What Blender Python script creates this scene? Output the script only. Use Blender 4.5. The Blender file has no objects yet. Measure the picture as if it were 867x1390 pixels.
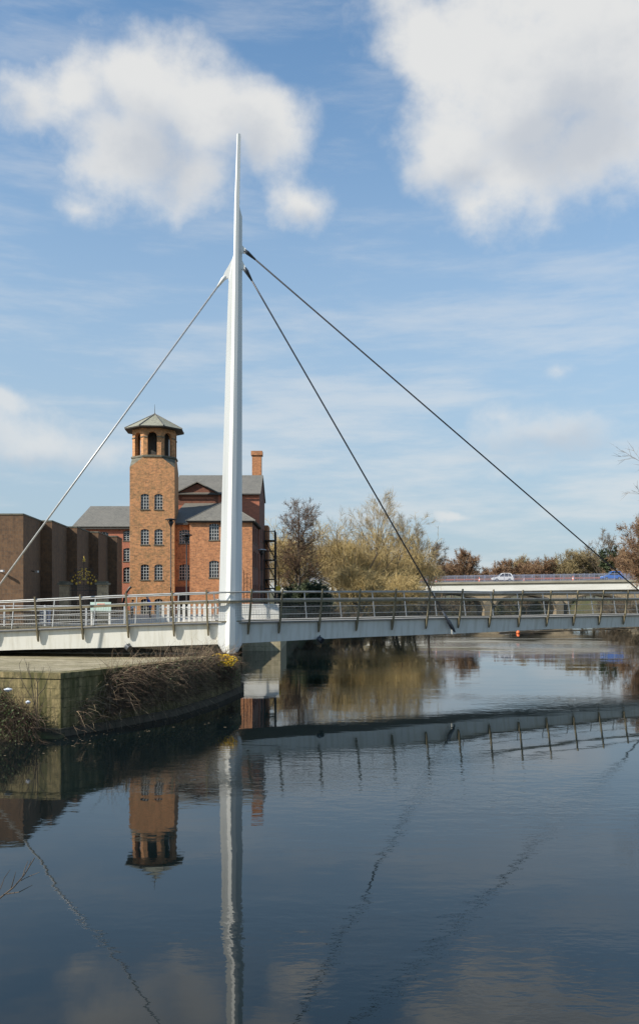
import bpy, math, random
import numpy as np
from mathutils import Vector, Matrix

R = math.radians
scene = bpy.context.scene
COL = scene.collection
F = 1150.0                 # focal length in pixels of the 867 px wide photograph
CX, HY, EYE = 433.5, 804.0, 5.0

def at(px, py, Y):
    """point seen at photo pixel (px, py) at distance Y"""
    return Vector(((px - CX) * Y / F, Y, EYE - (py - HY) * Y / F))

# ------------------------------------------------------------------ materials
def new_mat(name):
    m = bpy.data.materials.new(name); m.use_nodes = True
    nt = m.node_tree
    return m, nt, nt.nodes['Principled BSDF']

def lnk(nt, a, b): nt.links.new(a, b)

def mixcol(nt, fac, a, b, blend='MIX'):
    n = nt.nodes.new('ShaderNodeMix'); n.data_type = 'RGBA'; n.blend_type = blend
    for s, v in ((n.inputs[0], fac), (n.inputs[6], a), (n.inputs[7], b)):
        if hasattr(v, 'is_linked') or hasattr(v, 'links'): nt.links.new(v, s)
        elif isinstance(v, (int, float)): s.default_value = v
        else: s.default_value = (*v, 1)
    return n.outputs[2]

def noise(nt, vec, scale, detail=5, rough=0.6, lo=0.35, hi=0.65, stretch=None):
    if stretch:
        mp = nt.nodes.new('ShaderNodeMapping'); mp.inputs['Scale'].default_value = stretch
        lnk(nt, vec, mp.inputs['Vector']); vec = mp.outputs[0]
    n = nt.nodes.new('ShaderNodeTexNoise')
    n.inputs['Scale'].default_value = scale; n.inputs['Detail'].default_value = detail
    n.inputs['Roughness'].default_value = rough
    lnk(nt, vec, n.inputs['Vector'])
    mr = nt.nodes.new('ShaderNodeMapRange')
    mr.inputs['From Min'].default_value = lo; mr.inputs['From Max'].default_value = hi
    lnk(nt, n.outputs['Fac'], mr.inputs['Value'])
    return mr.outputs[0], n.outputs['Fac']

def objc(nt):
    return nt.nodes.new('ShaderNodeTexCoord').outputs['Object']

def bump(nt, bs, h, strength, dist):
    b = nt.nodes.new('ShaderNodeBump')
    b.inputs['Strength'].default_value = strength; b.inputs['Distance'].default_value = dist
    lnk(nt, h, b.inputs['Height']); lnk(nt, b.outputs[0], bs.inputs['Normal'])

def plain(name, c, rough=0.6, c2=None, scale=1.5, metal=0.0, stretch=None, bmp=0.0, lo=.35, hi=.65):
    m, nt, bs = new_mat(name)
    bs.inputs['Roughness'].default_value = rough; bs.inputs['Metallic'].default_value = metal
    if c2 is None: c2 = tuple(x * 0.8 for x in c)
    v = objc(nt)
    f, raw = noise(nt, v, scale, stretch=stretch, lo=lo, hi=hi)
    lnk(nt, mixcol(nt, f, c, c2), bs.inputs['Base Color'])
    if bmp: bump(nt, bs, raw, 0.6, bmp)
    return m

def brick(name, c1, c2, mortar, bw=.225, bh=.075, mw=.011, stain=(.1, .07, .05), stain_amt=.35, blotch=.9, rough=.85, streak=0.0, moss=None, off=.5):
    m, nt, bs = new_mat(name)
    bs.inputs['Roughness'].default_value = rough
    uv = nt.nodes.new('ShaderNodeTexCoord')
    b = nt.nodes.new('ShaderNodeTexBrick')
    b.inputs['Color1'].default_value = (*c1, 1); b.inputs['Color2'].default_value = (*c2, 1)
    b.inputs['Mortar'].default_value = (*mortar, 1)
    b.inputs['Scale'].default_value = 1.0; b.offset = off
    b.inputs['Mortar Size'].default_value = mw; b.inputs['Mortar Smooth'].default_value = .3
    b.inputs['Bias'].default_value = -.1
    b.inputs['Brick Width'].default_value = bw; b.inputs['Row Height'].default_value = bh
    lnk(nt, uv.outputs['UV'], b.inputs['Vector'])
    o = uv.outputs['Object']
    f1, _ = noise(nt, o, blotch, 7, .7, .38, .68)
    mul = nt.nodes.new('ShaderNodeMath'); mul.operation = 'MULTIPLY'; mul.inputs[1].default_value = stain_amt
    lnk(nt, f1, mul.inputs[0])
    c = mixcol(nt, mul.outputs[0], b.outputs['Color'], stain)
    f2, _ = noise(nt, o, 5.0, 4, .7, .4, .62)
    mul2 = nt.nodes.new('ShaderNodeMath'); mul2.operation = 'MULTIPLY'; mul2.inputs[1].default_value = .45
    lnk(nt, f2, mul2.inputs[0])
    c = mixcol(nt, mul2.outputs[0], c, tuple(min(1, x * 1.45) for x in c1))
    if streak:
        f3, _ = noise(nt, o, 1.0, 5, .65, .36 if streak > .9 else .42, .6 if streak > .9 else .7, stretch=(3.5, 3.5, .3))
        mul3 = nt.nodes.new('ShaderNodeMath'); mul3.operation = 'MULTIPLY'; mul3.inputs[1].default_value = streak
        lnk(nt, f3, mul3.inputs[0])
        c = mixcol(nt, mul3.outputs[0], c, moss or stain)
    lnk(nt, c, bs.inputs['Base Color'])
    bump(nt, bs, b.outputs['Fac'], -.5, .012)
    return m

M = {}
M['white'] = plain('white_paint', (.74, .745, .71), .42, (.56, .56, .52), 1.6, stretch=(2.5, 2.5, .12), lo=.46, hi=.85)
M['girder'] = plain('girder_paint', (.67, .66, .60), .5, (.50, .48, .40), 1.3, stretch=(3.5, 3.5, .35), lo=.46, hi=.80)
M['bronze'] = plain('weathered_rail_steel', (.22, .185, .11), .5, (.15, .125, .08), 6, metal=.15)
M['steel'] = plain('brushed_rail_steel', (.42, .42, .40), .4, (.32, .32, .30), 3, metal=.5)
M['pale_steel'] = plain('galvanised_steel', (.55, .56, .56), .5, (.42, .43, .43), 4, metal=.2)
M['wire'] = plain('infill_wire', (.30, .29, .25), .5, (.22, .21, .18), 5, metal=.4)
M['cable'] = plain('dark_cable', (.06, .06, .065), .45, (.04, .04, .045), 8, metal=.4)
M['stay'] = plain('pale_cable', (.50, .50, .49), .4, (.40, .40, .39), 8, metal=.3)
M['socket'] = plain('cable_socket', (.10, .11, .13), .4, (.05, .055, .06), 9, metal=.5)
M['black'] = plain('black_iron', (.012, .012, .013), .5, (.02, .018, .016), 6)
M['lens'] = plain('lamp_lens', (.02, .02, .025), .1, (.03, .03, .03), 3)
M['gold'] = plain('gilding', (.62, .42, .08), .35, (.45, .28, .04), 9, metal=.5)
M['deckmat'] = plain('deck_surface', (.30, .29, .27), .8, (.22, .21, .19), 2)
M['brick'] = brick('mill_brick', (.54, .225, .092), (.26, .095, .042), (.42, .28, .17), bw=.30, bh=.11, stain=(.17, .085, .04), stain_amt=.7, blotch=1.6)
M['brick_tower'] = brick('tower_brick', (.56, .25, .10), (.22, .095, .04), (.44, .32, .19), bw=.32, bh=.12, stain=(.17, .13, .06), stain_amt=.8, blotch=1.9)
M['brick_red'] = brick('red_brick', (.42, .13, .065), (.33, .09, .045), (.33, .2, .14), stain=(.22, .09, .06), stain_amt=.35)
M['brick_brown'] = brick('brown_brick', (.165, .09, .043), (.095, .052, .027), (.12, .085, .055), bw=.16, bh=.24, mw=.016, stain=(.05, .03, .02), stain_amt=.5, streak=.35, off=0.0)
M['stone'] = brick('quay_stone', (.34, .265, .125), (.20, .16, .07), (.06, .048, .022), bw=.72, bh=.33, mw=.02, stain=(.035, .032, .016), stain_amt=.95, blotch=1.7, streak=.92, moss=(.06, .06, .014))
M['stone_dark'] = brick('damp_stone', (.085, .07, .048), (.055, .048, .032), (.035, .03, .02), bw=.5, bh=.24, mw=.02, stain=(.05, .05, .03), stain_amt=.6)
M['stone_pale'] = brick('sandstone', (.42, .36, .24), (.33, .28, .18), (.2, .17, .1), bw=.8, bh=.4, mw=.02, stain=(.2, .17, .09), stain_amt=.5, streak=.5, moss=(.2, .19, .08))
M['stone_arch'] = brick('bridge_sandstone', (.32, .25, .16), (.24, .19, .12), (.16, .13, .09), bw=.8, bh=.4, mw=.02, stain=(.12, .1, .06), stain_amt=.5)
M['ledge'] = plain('weathered_coping', (.16, .15, .11), .8, (.09, .085, .06), 2.5)
M['slate'] = brick('slate', (.145, .138, .115), (.11, .104, .09), (.06, .056, .05), bw=.3, bh=.22, mw=.012, stain=(.19, .175, .15), stain_amt=.5, blotch=.8, rough=.6)
M['brick_shade'] = brick('shaded_brick', (.20, .075, .045), (.14, .05, .03), (.15, .09, .06), stain=(.08, .04, .03), stain_amt=.5)  # darker mill brick: shade on gable and right-hand walls put into the colour
M['slate_green'] = brick('lichened_slate', (.27, .265, .20), (.20, .195, .15), (.1, .1, .08), bw=.3, bh=.22, mw=.012, stain=(.16, .165, .11), stain_amt=.5, blotch=.8, rough=.7)
M['glass'] = plain('window_glass', (.015, .017, .02), .08, (.03, .033, .037), .8)
M['bars'] = plain('window_paint', (.70, .70, .66), .5, (.6, .6, .56), 3)
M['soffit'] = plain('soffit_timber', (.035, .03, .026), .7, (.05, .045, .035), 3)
M['fascia'] = plain('brown_fascia', (.12, .04, .025), .6, (.09, .03, .02), 3)
M['concrete'] = plain('concrete', (.42, .40, .35), .85, (.32, .30, .26), 1.2, bmp=.01)
M['bridge_concrete'] = plain('stained_bridge_concrete', (.36, .33, .25), .85, (.24, .215, .15), .6, stretch=(.5, 1, 3))
M['road_white'] = plain('bridge_white_paint', (.78, .76, .68), .6, (.66, .64, .56), .5, stretch=(.3, 1, 2))
M['asphalt'] = plain('asphalt', (.055, .055, .055), .9, (.045, .045, .045), 4)
M['blue_rail'] = plain('blue_grey_rail', (.27, .29, .37), .5, (.22, .24, .31), 3)
M['red_barrier'] = plain('red_barrier_plastic', (.38, .12, .08), .6, (.26, .13, .10), .25)
M['orange'] = plain('orange_plastic', (.85, .18, .05), .5, (.7, .14, .04), 4)
M['car_white'] = plain('white_car_paint', (.80, .80, .80), .2, (.78, .78, .78), 1)
M['car_blue'] = plain('blue_car_paint', (.03, .17, .58), .25, (.03, .15, .52), 1)
M['tyre'] = plain('tyre_rubber', (.02, .02, .02), .8, (.03, .03, .03), 8)
M['rim'] = plain('alloy_rim', (.5, .5, .52), .35, (.4, .4, .42), 4, metal=.7)
M['lamp'] = plain('headlamp_glass', (.7, .7, .68), .15, (.6, .6, .6), 4)
M['redlamp'] = plain('tail_lamp', (.45, .01, .01), .2, (.35, .01, .01), 4)
M['whitewash'] = plain('whitewashed_wall', (.76, .75, .70), .8, (.62, .61, .55), 1.2)
M['mint'] = plain('pale_green_board', (.55, .70, .60), .5, (.48, .63, .54), 2)
M['blueboard'] = plain('blue_board', (.05, .08, .16), .5, (.04, .06, .12), 3)
M['yellow'] = plain('yellow_plastic', (.80, .55, .03), .5, (.7, .45, .03), 3)
M['flower'] = plain('yellow_petal', (.85, .60, .01), .7, (.75, .45, .01), 9)
M['leaf_green'] = plain('green_leaf', (.07, .12, .03), .6, (.10, .13, .04), 5)
M['bark'] = plain('grey_bark', (.14, .115, .085), .9, (.09, .07, .05), 3, stretch=(1, 1, .3))
M['bark_dark'] = plain('dark_bark', (.06, .048, .038), .9, (.09, .07, .05), 3, stretch=(1, 1, .3))
M['twig_alder'] = plain('alder_twig', (.13, .085, .05), .9, (.075, .05, .032), .6)
M['cone'] = plain('alder_cone', (.18, .085, .04), .9, (.11, .06, .035), .8)
M['twig_willow'] = plain('willow_twig', (.50, .37, .15), .8, (.28, .205, .09), .3)
M['twig_pale'] = plain('pale_twig', (.36, .275, .135), .85, (.25, .185, .095), .5)
M['twig_grey'] = plain('grey_twig', (.17, .13, .09), .9, (.12, .09, .065), .5)
M['twig_russet'] = plain('russet_twig', (.32, .21, .115), .9, (.22, .14, .08), .3)
M['twig_olive'] = plain('olive_twig', (.33, .26, .125), .9, (.23, .175, .09), .3)
M['ever'] = plain('evergreen_leaf', (.035, .055, .02), .7, (.06, .075, .03), .6)
M['scrub'] = plain('scrub_stem', (.16, .12, .07), .9, (.095, .07, .045), .6)
M['bramble'] = plain('bramble_stem', (.15, .095, .06), .85, (.07, .045, .03), 2)
M['bramble_pale'] = plain('dry_stem', (.36, .27, .17), .85, (.25, .18, .11), 2)
M['skin'] = plain('skin', (.55, .33, .24), .6, (.5, .3, .22), 5)
M['jacket'] = plain('blue_jacket', (.05, .10, .45), .8, (.04, .08, .38), 5)
M['trousers'] = plain('dark_trousers', (.03, .03, .045), .85, (.02, .02, .03), 5)
M['whitecloth'] = plain('white_cloth', (.75, .75, .76), .8, (.65, .65, .66), 5)
M['litter'] = plain('white_plastic', (.75, .78, .82), .4, (.6, .64, .7), 6)
M['iron_rust'] = plain('rusty_iron', (.10, .045, .025), .8, (.06, .03, .02), 6)

def ground_mat():
    m, nt, bs = new_mat('grass_and_earth')
    v = objc(nt); bs.inputs['Roughness'].default_value = .95
    f, _ = noise(nt, v, .25, 8, .65, .4, .62)
    g, raw = noise(nt, v, 2.5, 6, .7, .4, .62)
    c = mixcol(nt, f, (.06, .075, .022), (.11, .085, .045))
    c = mixcol(nt, g, c, (.05, .045, .02))
    lnk(nt, c, bs.inputs['Base Color']); bump(nt, bs, raw, .8, .15)
    return m
M['ground'] = ground_mat()

def quay_mat():
    m, nt, bs = new_mat('trodden_quay_top')
    v = objc(nt); bs.inputs['Roughness'].default_value = .95
    f, _ = noise(nt, v, .5, 8, .7, .42, .6, stretch=(.5, 1.3, 1))
    g, raw = noise(nt, v, 3.0, 6, .75, .45, .62, stretch=(.6, 1.2, 1))
    c = mixcol(nt, f, (.40, .345, .235), (.22, .19, .10))
    c = mixcol(nt, g, c, (.13, .11, .055))
    lnk(nt, c, bs.inputs['Base Color']); bump(nt, bs, raw, .8, .05)
    return m
M['quay'] = quay_mat()
M['paving'] = brick('pale_paving', (.42, .39, .34), (.36, .34, .30), (.25, .23, .2), bw=.6, bh=.4, mw=.012, stain=(.3, .28, .24), stain_amt=.3)

def water_mat():
    m, nt, bs = new_mat('river_water')
    bs.inputs['Base Color'].default_value = (.003, .007, .008, 1)
    bs.inputs['Roughness'].default_value = .02
    bs.inputs['IOR'].default_value = 1.54
    v = objc(nt)
    # ripple fields; crests run roughly across the view
    _, a = noise(nt, v, 1.1, 2, .5, stretch=(.55, 1.25, 1))
    _, b = noise(nt, v, 3.2, 2, .5, stretch=(.6, 1.2, 1))
    _, d = noise(nt, v, .25, 1, .4, stretch=(.6, 1.2, 1))
    patch, _ = noise(nt, v, .045, 3, .55, .46, .66, stretch=(.7, 1.6, 1))
    # ruffled water further up the river
    sep = nt.nodes.new('ShaderNodeSeparateXYZ'); lnk(nt, v, sep.inputs[0])
    def math_(op, x, y):
        n = nt.nodes.new('ShaderNodeMath'); n.operation = op
        for i, q in enumerate((x, y)):
            if isinstance(q, (int, float)): n.inputs[i].default_value = q
            else: lnk(nt, q, n.inputs[i])
        return n.outputs[0]
    k = math_('ADD', math_('MULTIPLY', patch, 1.5), .25)
    h = math_('ADD', math_('MULTIPLY', a, .8), math_('MULTIPLY', math_('MULTIPLY', b, .55), k))
    _, e = noise(nt, v, 9.0, 2, .55, stretch=(.6, 1.2, 1))
    h = math_('ADD', h, math_('MULTIPLY', math_('MULTIPLY', e, .21), k))
    h = math_('ADD', math_('MULTIPLY', h, k), math_('MULTIPLY', d, 1.2))
    bp = nt.nodes.new('ShaderNodeBump'); bp.inputs['Strength'].default_value = 1.0
    bp.inputs['Distance'].default_value = WAVE
    lnk(nt, h, bp.inputs['Height']); lnk(nt, bp.outputs[0], bs.inputs['Normal'])
    return m
WAVE = .0075
M['water'] = water_mat()

# ------------------------------------------------------------------ mesh builder
class MB:
    def __init__(s): s.v = []; s.f = []; s.m = []
    def poly(s, pts, m=0):
        i = len(s.v); s.v.extend(tuple(p) for p in pts); s.f.append(tuple(range(i, i + len(pts)))); s.m.append(m)
    def box(s, x0, x1, y0, y1, z0, z1, m=0, X=None):
        c = [Vector((x, y, z)) for z in (z0, z1) for y in (y0, y1) for x in (x0, x1)]
        if X is not None: c = [X @ p for p in c]
        i = len(s.v); s.v.extend(tuple(p) for p in c)
        for q in ((0, 2, 3, 1), (4, 5, 7, 6), (0, 1, 5, 4), (2, 6, 7, 3), (0, 4, 6, 2), (1, 3, 7, 5)):
            s.f.append(tuple(i + k for k in q)); s.m.append(m)
    def loft(s, rings, m=0, cap=True, closed=True):
        n = len(rings[0]); base = len(s.v)
        for r in rings: s.v.extend(tuple(p) for p in r)
        for a in range(len(rings) - 1):
            for k in range(n if closed else n - 1):
                k2 = (k + 1) % n
                s.f.append((base + a * n + k, base + a * n + k2, base + (a + 1) * n + k2, base + (a + 1) * n + k)); s.m.append(m)
        if cap and closed:
            s.f.append(tuple(base + k for k in reversed(range(n)))); s.m.append(m)
            e = base + (len(rings) - 1) * n
            s.f.append(tuple(e + k for k in range(n))); s.m.append(m)
    def tube(s, pts, rad, n=6, m=0, cap=True):
        pts = [Vector(p) for p in pts]
        if isinstance(rad, (int, float)): rad = [rad] * len(pts)
        rings = []; up = None
        for i, p in enumerate(pts):
            d = (pts[min(i + 1, len(pts) - 1)] - pts[max(i - 1, 0)])
            d = d.normalized() if d.length > 1e-9 else Vector((0, 0, 1))
            if up is None: up = d.orthogonal().normalized()
            else:
                up = up - d * up.dot(d)
                up = up.normalized() if up.length > 1e-6 else d.orthogonal().normalized()
            w = d.cross(up)
            rings.append([p + (up * math.cos(2 * math.pi * k / n) + w * math.sin(2 * math.pi * k / n)) * rad[i] for k in range(n)])
        s.loft(rings, m, cap)
    def lathe(s, c, prof, n=16, m=0, axis=None):
        c = Vector(c); rings = []
        for r, z in prof:
            rings.append([c + Vector((r * math.cos(2 * math.pi * k / n), r * math.sin(2 * math.pi * k / n), z)) for k in range(n)])
        s.loft(rings, m, True)
    def slab(s, pts, th, m=0, m2=None):
        """polygon given thickness th against its normal"""
        pts = [Vector(p) for p in pts]
        n = Vector((0, 0, 0))
        for i in range(len(pts)):
            a, b = pts[i], pts[(i + 1) % len(pts)]; n += a.cross(b)
        n.normalize()
        low = [p - n * th for p in pts]
        s.poly(pts, m); s.poly(list(reversed(low)), m if m2 is None else m2)
        for i in range(len(pts)):
            j = (i + 1) % len(pts)
            s.poly([pts[i], low[i], low[j], pts[j]], m if m2 is None else m2)
    def ribbon(s, p, d, L, w, rng, m=0, sag=0.0):
        side = d.cross(Vector((rng.uniform(-1, 1), rng.uniform(-1, 1), rng.uniform(-1, 1))))
        if side.length < 1e-4: side = d.orthogonal()
        side = side.normalized() * (w * .5)
        mid = p + d * (L * .55) + Vector((0, 0, -sag * .3)); tip = p + d * L + Vector((0, 0, -sag))
        i = len(s.v)
        s.v.extend((tuple(p - side), tuple(p + side), tuple(mid + side * .7), tuple(mid - side * .7), tuple(tip)))
        s.f.append((i, i + 1, i + 2, i + 3)); s.f.append((i + 3, i + 2, i + 4)); s.m += [m, m]
    def leaf(s, p, size, rng, m=0):
        a = Vector((rng.gauss(0, 1), rng.gauss(0, 1), rng.gauss(0, 1)))
        a = a.normalized() if a.length > 1e-3 else Vector((1, 0, 0))
        b = a.orthogonal().normalized(); c = a.cross(b)
        i = len(s.v)
        s.v.extend((tuple(p - b * size * .5), tuple(p + c * size * .3), tuple(p + b * size * .5), tuple(p - c * size * .3)))
        s.f.append((i, i + 1, i + 2, i + 3)); s.m.append(m)
    def mesh(s, name, mats, origin, uv=True, smooth=False):
        me = bpy.data.meshes.new(name)
        V = np.array(s.v, dtype=np.float64).reshape(-1, 3) - np.array(origin)
        me.from_pydata(V.tolist(), [], s.f)
        for m in mats: me.materials.append(m)
        if len(mats) > 1: me.polygons.foreach_set('material_index', s.m)
        if uv:
            lay = me.uv_layers.new(name='UVMap'); data = np.zeros((len(me.loops), 2)); k = 0
            for p in me.polygons:
                n = p.normal
                if abs(n.z) > .985: t = Vector((1, 0, 0)); b = Vector((0, 1, 0))
                else:
                    t = Vector((-n.y, n.x, 0)).normalized(); b = n.cross(t)
                for li in p.loop_indices:
                    co = me.vertices[me.loops[li].vertex_index].co
                    data[li] = (co.dot(t), co.dot(b))
            lay.data.foreach_set('uv', data.ravel())
        if smooth: me.polygons.foreach_set('use_smooth', [True] * len(me.polygons))
        me.update()
        return me

ORG = {}
def tag(o, label=None, cat=None, group=None, kind=None):
    if label: o['label'] = label
    if cat: o['category'] = cat
    if group: o['group'] = group
    if kind: o['kind'] = kind
    return o
def thing(name, loc, label, cat, group=None):
    o = bpy.data.objects.new(name, None); COL.objects.link(o); o.empty_display_size = .3
    o.location = loc; ORG[o.name] = Vector(loc)
    return tag(o, label, cat, group)
def part(name, mb, mats, parent, uv=True, smooth=False, label=None):
    if not isinstance(mats, (list, tuple)): mats = [mats]
    og = ORG[parent.name]
    o = bpy.data.objects.new(name, mb.mesh(name, mats, og, uv, smooth)); COL.objects.link(o)
    o.parent = parent; ORG[o.name] = og
    if label: o['label'] = label
    return o
def solo(name, mb, mats, loc=(0, 0, 0), label=None, cat=None, group=None, kind=None, uv=True, smooth=False):
    if not isinstance(mats, (list, tuple)): mats = [mats]
    o = bpy.data.objects.new(name, mb.mesh(name, mats, loc, uv, smooth)); COL.objects.link(o)
    o.location = loc; ORG[o.name] = Vector(loc)
    return tag(o, label, cat, group, kind)
def copy_thing(root, loc, rotz=0.0, scale=1.0, label=None, group=None, mats=None):
    r = root.copy(); COL.objects.link(r); r.location = loc; r.rotation_euler = (0, 0, rotz); r.scale = (scale,) * 3
    if label: r['label'] = label
    if group: r['group'] = group
    for ch in list(root.children):
        c = ch.copy(); COL.objects.link(c); c.parent = r
        for g in ch.children:
            d = g.copy(); COL.objects.link(d); d.parent = c
    return r

# ------------------------------------------------------------------ ground, water
WX, WY = [], []
river = [(-90, 6), (-90, 42.5), (-11.6, 29.9), (-8.95, 29.3), (-7.55, 31.3), (-5.9, 34.2), (-4.75, 38.3), (-3.95, 42.6), (-4.1, 44.2), (-5.0, 45.6),
         (-6.6, 47.0), (-6.6, 71.9), (-3.3, 71.9), (-3.2, 82), (0, 100), (7, 122), (16, 146), (20, 165), (22, 190), (28, 222),
         (46, 236), (66, 232), (70, 205), (66, 175), (57, 150), (47, 120), (36, 90), (28, 66), (25, 40), (24, 6)]
RV = np.array(river, dtype=float)
def sdist(px, py):
    d = np.full(px.shape, 1e9); inside = np.zeros(px.shape, bool)
    n = len(RV)
    for i in range(n):
        ax, ay = RV[i]; bx, by = RV[(i + 1) % n]
        ex, ey = bx - ax, by - ay
        t = np.clip(((px - ax) * ex + (py - ay) * ey) / (ex * ex + ey * ey), 0, 1)
        d = np.minimum(d, np.hypot(px - ax - t * ex, py - ay - t * ey))
        cond = ((ay > py) != (by > py)) & (px < (bx - ax) * (py - ay) / ((by - ay) if by != ay else 1e-9) + ax)
        inside ^= cond
    return np.where(inside, -d, d)
def axis(lo, hi, step, far):
    a = list(np.arange(lo, hi + .01, step))
    k = step; p = hi
    while p < far: k *= 1.5; p += k; a.append(p)
    k = step; p = lo
    while p > -far: k *= 1.5; p -= k; a.insert(0, p)
    return np.array(a)
xs = axis(-60, 90, 1.0, 4000); ys = axis(-8, 250, 1.0, 4000)
GX, GY = np.meshgrid(xs, ys)
D = sdist(GX, GY)
S = np.clip((D + .2) / 2.6, 0, 1); S = S * S * (3 - 2 * S)
LV = np.full(GX.shape, 3.0)
quay_zone = (GY < 47.2) & (GY > 20) & (GX < 0)
LV = np.where(quay_zone, 1.25, LV)
LV = np.where((GX > -7) & (GX < 0) & (GY > 60) & (GY < 80), 2.5, LV)
rr = np.random.RandomState(3)
LV = LV + np.where((GY > 85) & (D > 2), rr.uniform(-.12, .12, GX.shape), 0)
GZ = np.where(D > -.2, S * (LV + 1.2) - 1.2, -1.2)
mb = MB()
mb.v = np.stack([GX, GY, GZ], -1).reshape(-1, 3).tolist()
nx = len(xs)
for j in range(len(ys) - 1):
    for i in range(nx - 1):
        a = j * nx + i; mb.f.append((a, a + 1, a + nx + 1, a + nx)); mb.m.append(0)
solo('ground', mb, M['ground'], kind='structure', uv=False, smooth=True)
mb = MB(); mb.poly([(-95, -4, 0), (95, -4, 0), (95, 250, 0), (-95, 250, 0)])
solo('water', mb, M['water'], kind='structure', uv=False)

def ribbon_wall(mb, pts, z0, z1, th, m=0):
    """vertical wall following pts (river on the right-hand side of the walk), thickness to the left"""
    n = len(pts); rings = []
    for i in range(n):
        p = Vector(pts[i]); a = Vector(pts[max(i - 1, 0)]); b = Vector(pts[min(i + 1, n - 1)])
        d = (b - a).normalized(); nl = Vector((-d.y, d.x))
        q = p + nl * th
        zz1 = z1[i] if isinstance(z1, (list, tuple)) else z1
        zz0 = z0[i] if isinstance(z0, (list, tuple)) else z0
        rings.append([(p.x, p.y, zz0), (p.x, p.y, zz1), (q.x, q.y, zz1), (q.x, q.y, zz0)])
    mb.loft(rings, m)

# quay: stone wall, coping, trodden top
qpts = [(-60, 37.6), (-11.6, 29.9), (-8.95, 29.3), (-7.55, 31.3), (-5.9, 34.2), (-4.75, 38.3), (-3.95, 42.6), (-4.1, 44.2), (-5.0, 45.6), (-6.5, 46.6)]
qz = [2.2, 2.2, 2.2, 2.2, 2.2, 2.12, 1.72, 1.66, 1.66, 1.66]
W = thing('quay_wall', (-8.95, 29.4, 0), 'mossy stone block quay wall with a sharp lit corner below the white footbridge', 'quay wall')
mb = MB(); ribbon_wall(mb, qpts, -1.0, [z - .2 for z in qz], .7); part('wall', mb, M['stone'], W)
mb = MB()
out = []
for i, p in enumerate(qpts):
    a = Vector(qpts[max(i - 1, 0)]); b = Vector(qpts[min(i + 1, len(qpts) - 1)]); d = (b - a).normalized()
    out.append((p[0] + d.y * .04, p[1] - d.x * .04))
ribbon_wall(mb, out, [z - .2 for z in qz], qz, .6); part('coping', mb, M['stone'], W)
mb = MB()
# footing course a little proud of the wall near the water
out = []
for i, p in enumerate(qpts):
    a = Vector(qpts[max(i - 1, 0)]); b = Vector(qpts[min(i + 1, len(qpts) - 1)]); d = (b - a).normalized()
    out.append((p[0] + d.y * .16, p[1] - d.x * .16))
ribbon_wall(mb, out, -.9, .28, .3); part('footing', mb, M['stone_dark'], W)
mb = MB()
inner = []
for i, p in enumerate(qpts):
    a = Vector(qpts[max(i - 1, 0)]); b = Vector(qpts[min(i + 1, len(qpts) - 1)]); d = (b - a).normalized()
    inner.append((p[0] - d.y * .5, p[1] + d.x * .5))
# grid of the quay top
for i in range(len(inner) - 1):
    a, b = inner[i], inner[i + 1]
    ya = 47.2
    for k in range(12):
        t0, t1 = k / 12, (k + 1) / 12
        def pt(q, t, z): return (q[0] * (1 - t) + min(q[0], -6.7) * t, q[1] + (ya - q[1]) * t, z + .004 + ((1.86 if q[0] < -12 else 1.62) - z) * t * (1.6 - .6 * t))
        mb.poly([pt(a, t0, qz[i]), pt(b, t0, qz[i + 1]), pt(b, t1, qz[i + 1]), pt(a, t1, qz[i])])
solo('quay', mb, M['quay'], kind='structure', uv=False, smooth=True)

W = thing('retaining_wall', (-25, 47.3, 1.6), 'low dark retaining wall in the gap under the left end of the footbridge', 'wall')
mb = MB(); mb.box(-60, -6.6, 47.2, 47.7, 1.2, 2.98); part('wall', mb, M['stone_dark'], W)
mb = MB(); mb.box(-60, -6.55, 47.14, 47.76, 2.98, 3.1); part('coping', mb, M['ledge'], W)
mb = MB(); mb.box(-60, -6.7, 47.77, 76.0, 2.6, 3.03)
solo('plaza', mb, M['paving'], kind='structure')
W = thing('quay_wall', (-5, 72, 0), 'pale sandstone quay wall standing in the water under the white wall, right of the mast', 'quay wall')
mb = MB(); mb.box(-6.55, -3.3, 71.7, 72.3, -1, 2.45); mb.box(-3.9, -3.28, 72.31, 84, -1, 2.44); part('wall', mb, M['stone_pale'], W)
mb = MB(); mb.box(-6.55, -3.22, 71.62, 72.36, 2.452, 2.58); part('coping', mb, M['stone_pale'], W)
W = thing('white_wall', (-5, 72.2, 2.58), 'plain white low wall on the sandstone quay, right of the mast', 'wall')
mb = MB(); mb.box(-7.2, -3.45, 72.0, 72.2, 2.582, 3.92); part('wall', mb, M['whitewash'], W)
mb = MB(); mb.box(-7.22, -3.41, 71.96, 72.24, 3.921, 4.0); part('coping', mb, M['whitewash'], W)

# ------------------------------------------------------------------ footbridge
MX, MY = -4.5, 42.0
def heading(t):
    k = min(1, max(0, (t + 1.0) / 2.0)); k = k * k * (3 - 2 * k)
    return R(-5.7) + (R(30.4) - R(-5.7)) * k
_T = np.arange(-30, 42.01, .1)
_hx = np.array([math.cos(heading(t)) for t in _T]); _hy = np.array([math.sin(heading(t)) for t in _T])
_X = np.concatenate([[0], np.cumsum((_hx[1:] + _hx[:-1]) * .05)]); _Y = np.concatenate([[0], np.cumsum((_hy[1:] + _hy[:-1]) * .05)])
i0 = int(np.argmin(abs(_T))); _X += MX - _X[i0]; _Y += MY - _Y[i0]
def E(t, out=0.0, z=0.0):
    h = heading(t)
    return Vector((np.interp(t, _T, _X) + out * math.sin(h), np.interp(t, _T, _Y) - out * math.cos(h), z))
def ztop(t): return float(np.interp(t, [-30, -10.5, -6, -2, 1, 14, 20, 30, 42], [2.2, 3.03, 3.24, 3.39, 3.46, 3.49, 3.42, 3.42, 3.35]))
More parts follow.
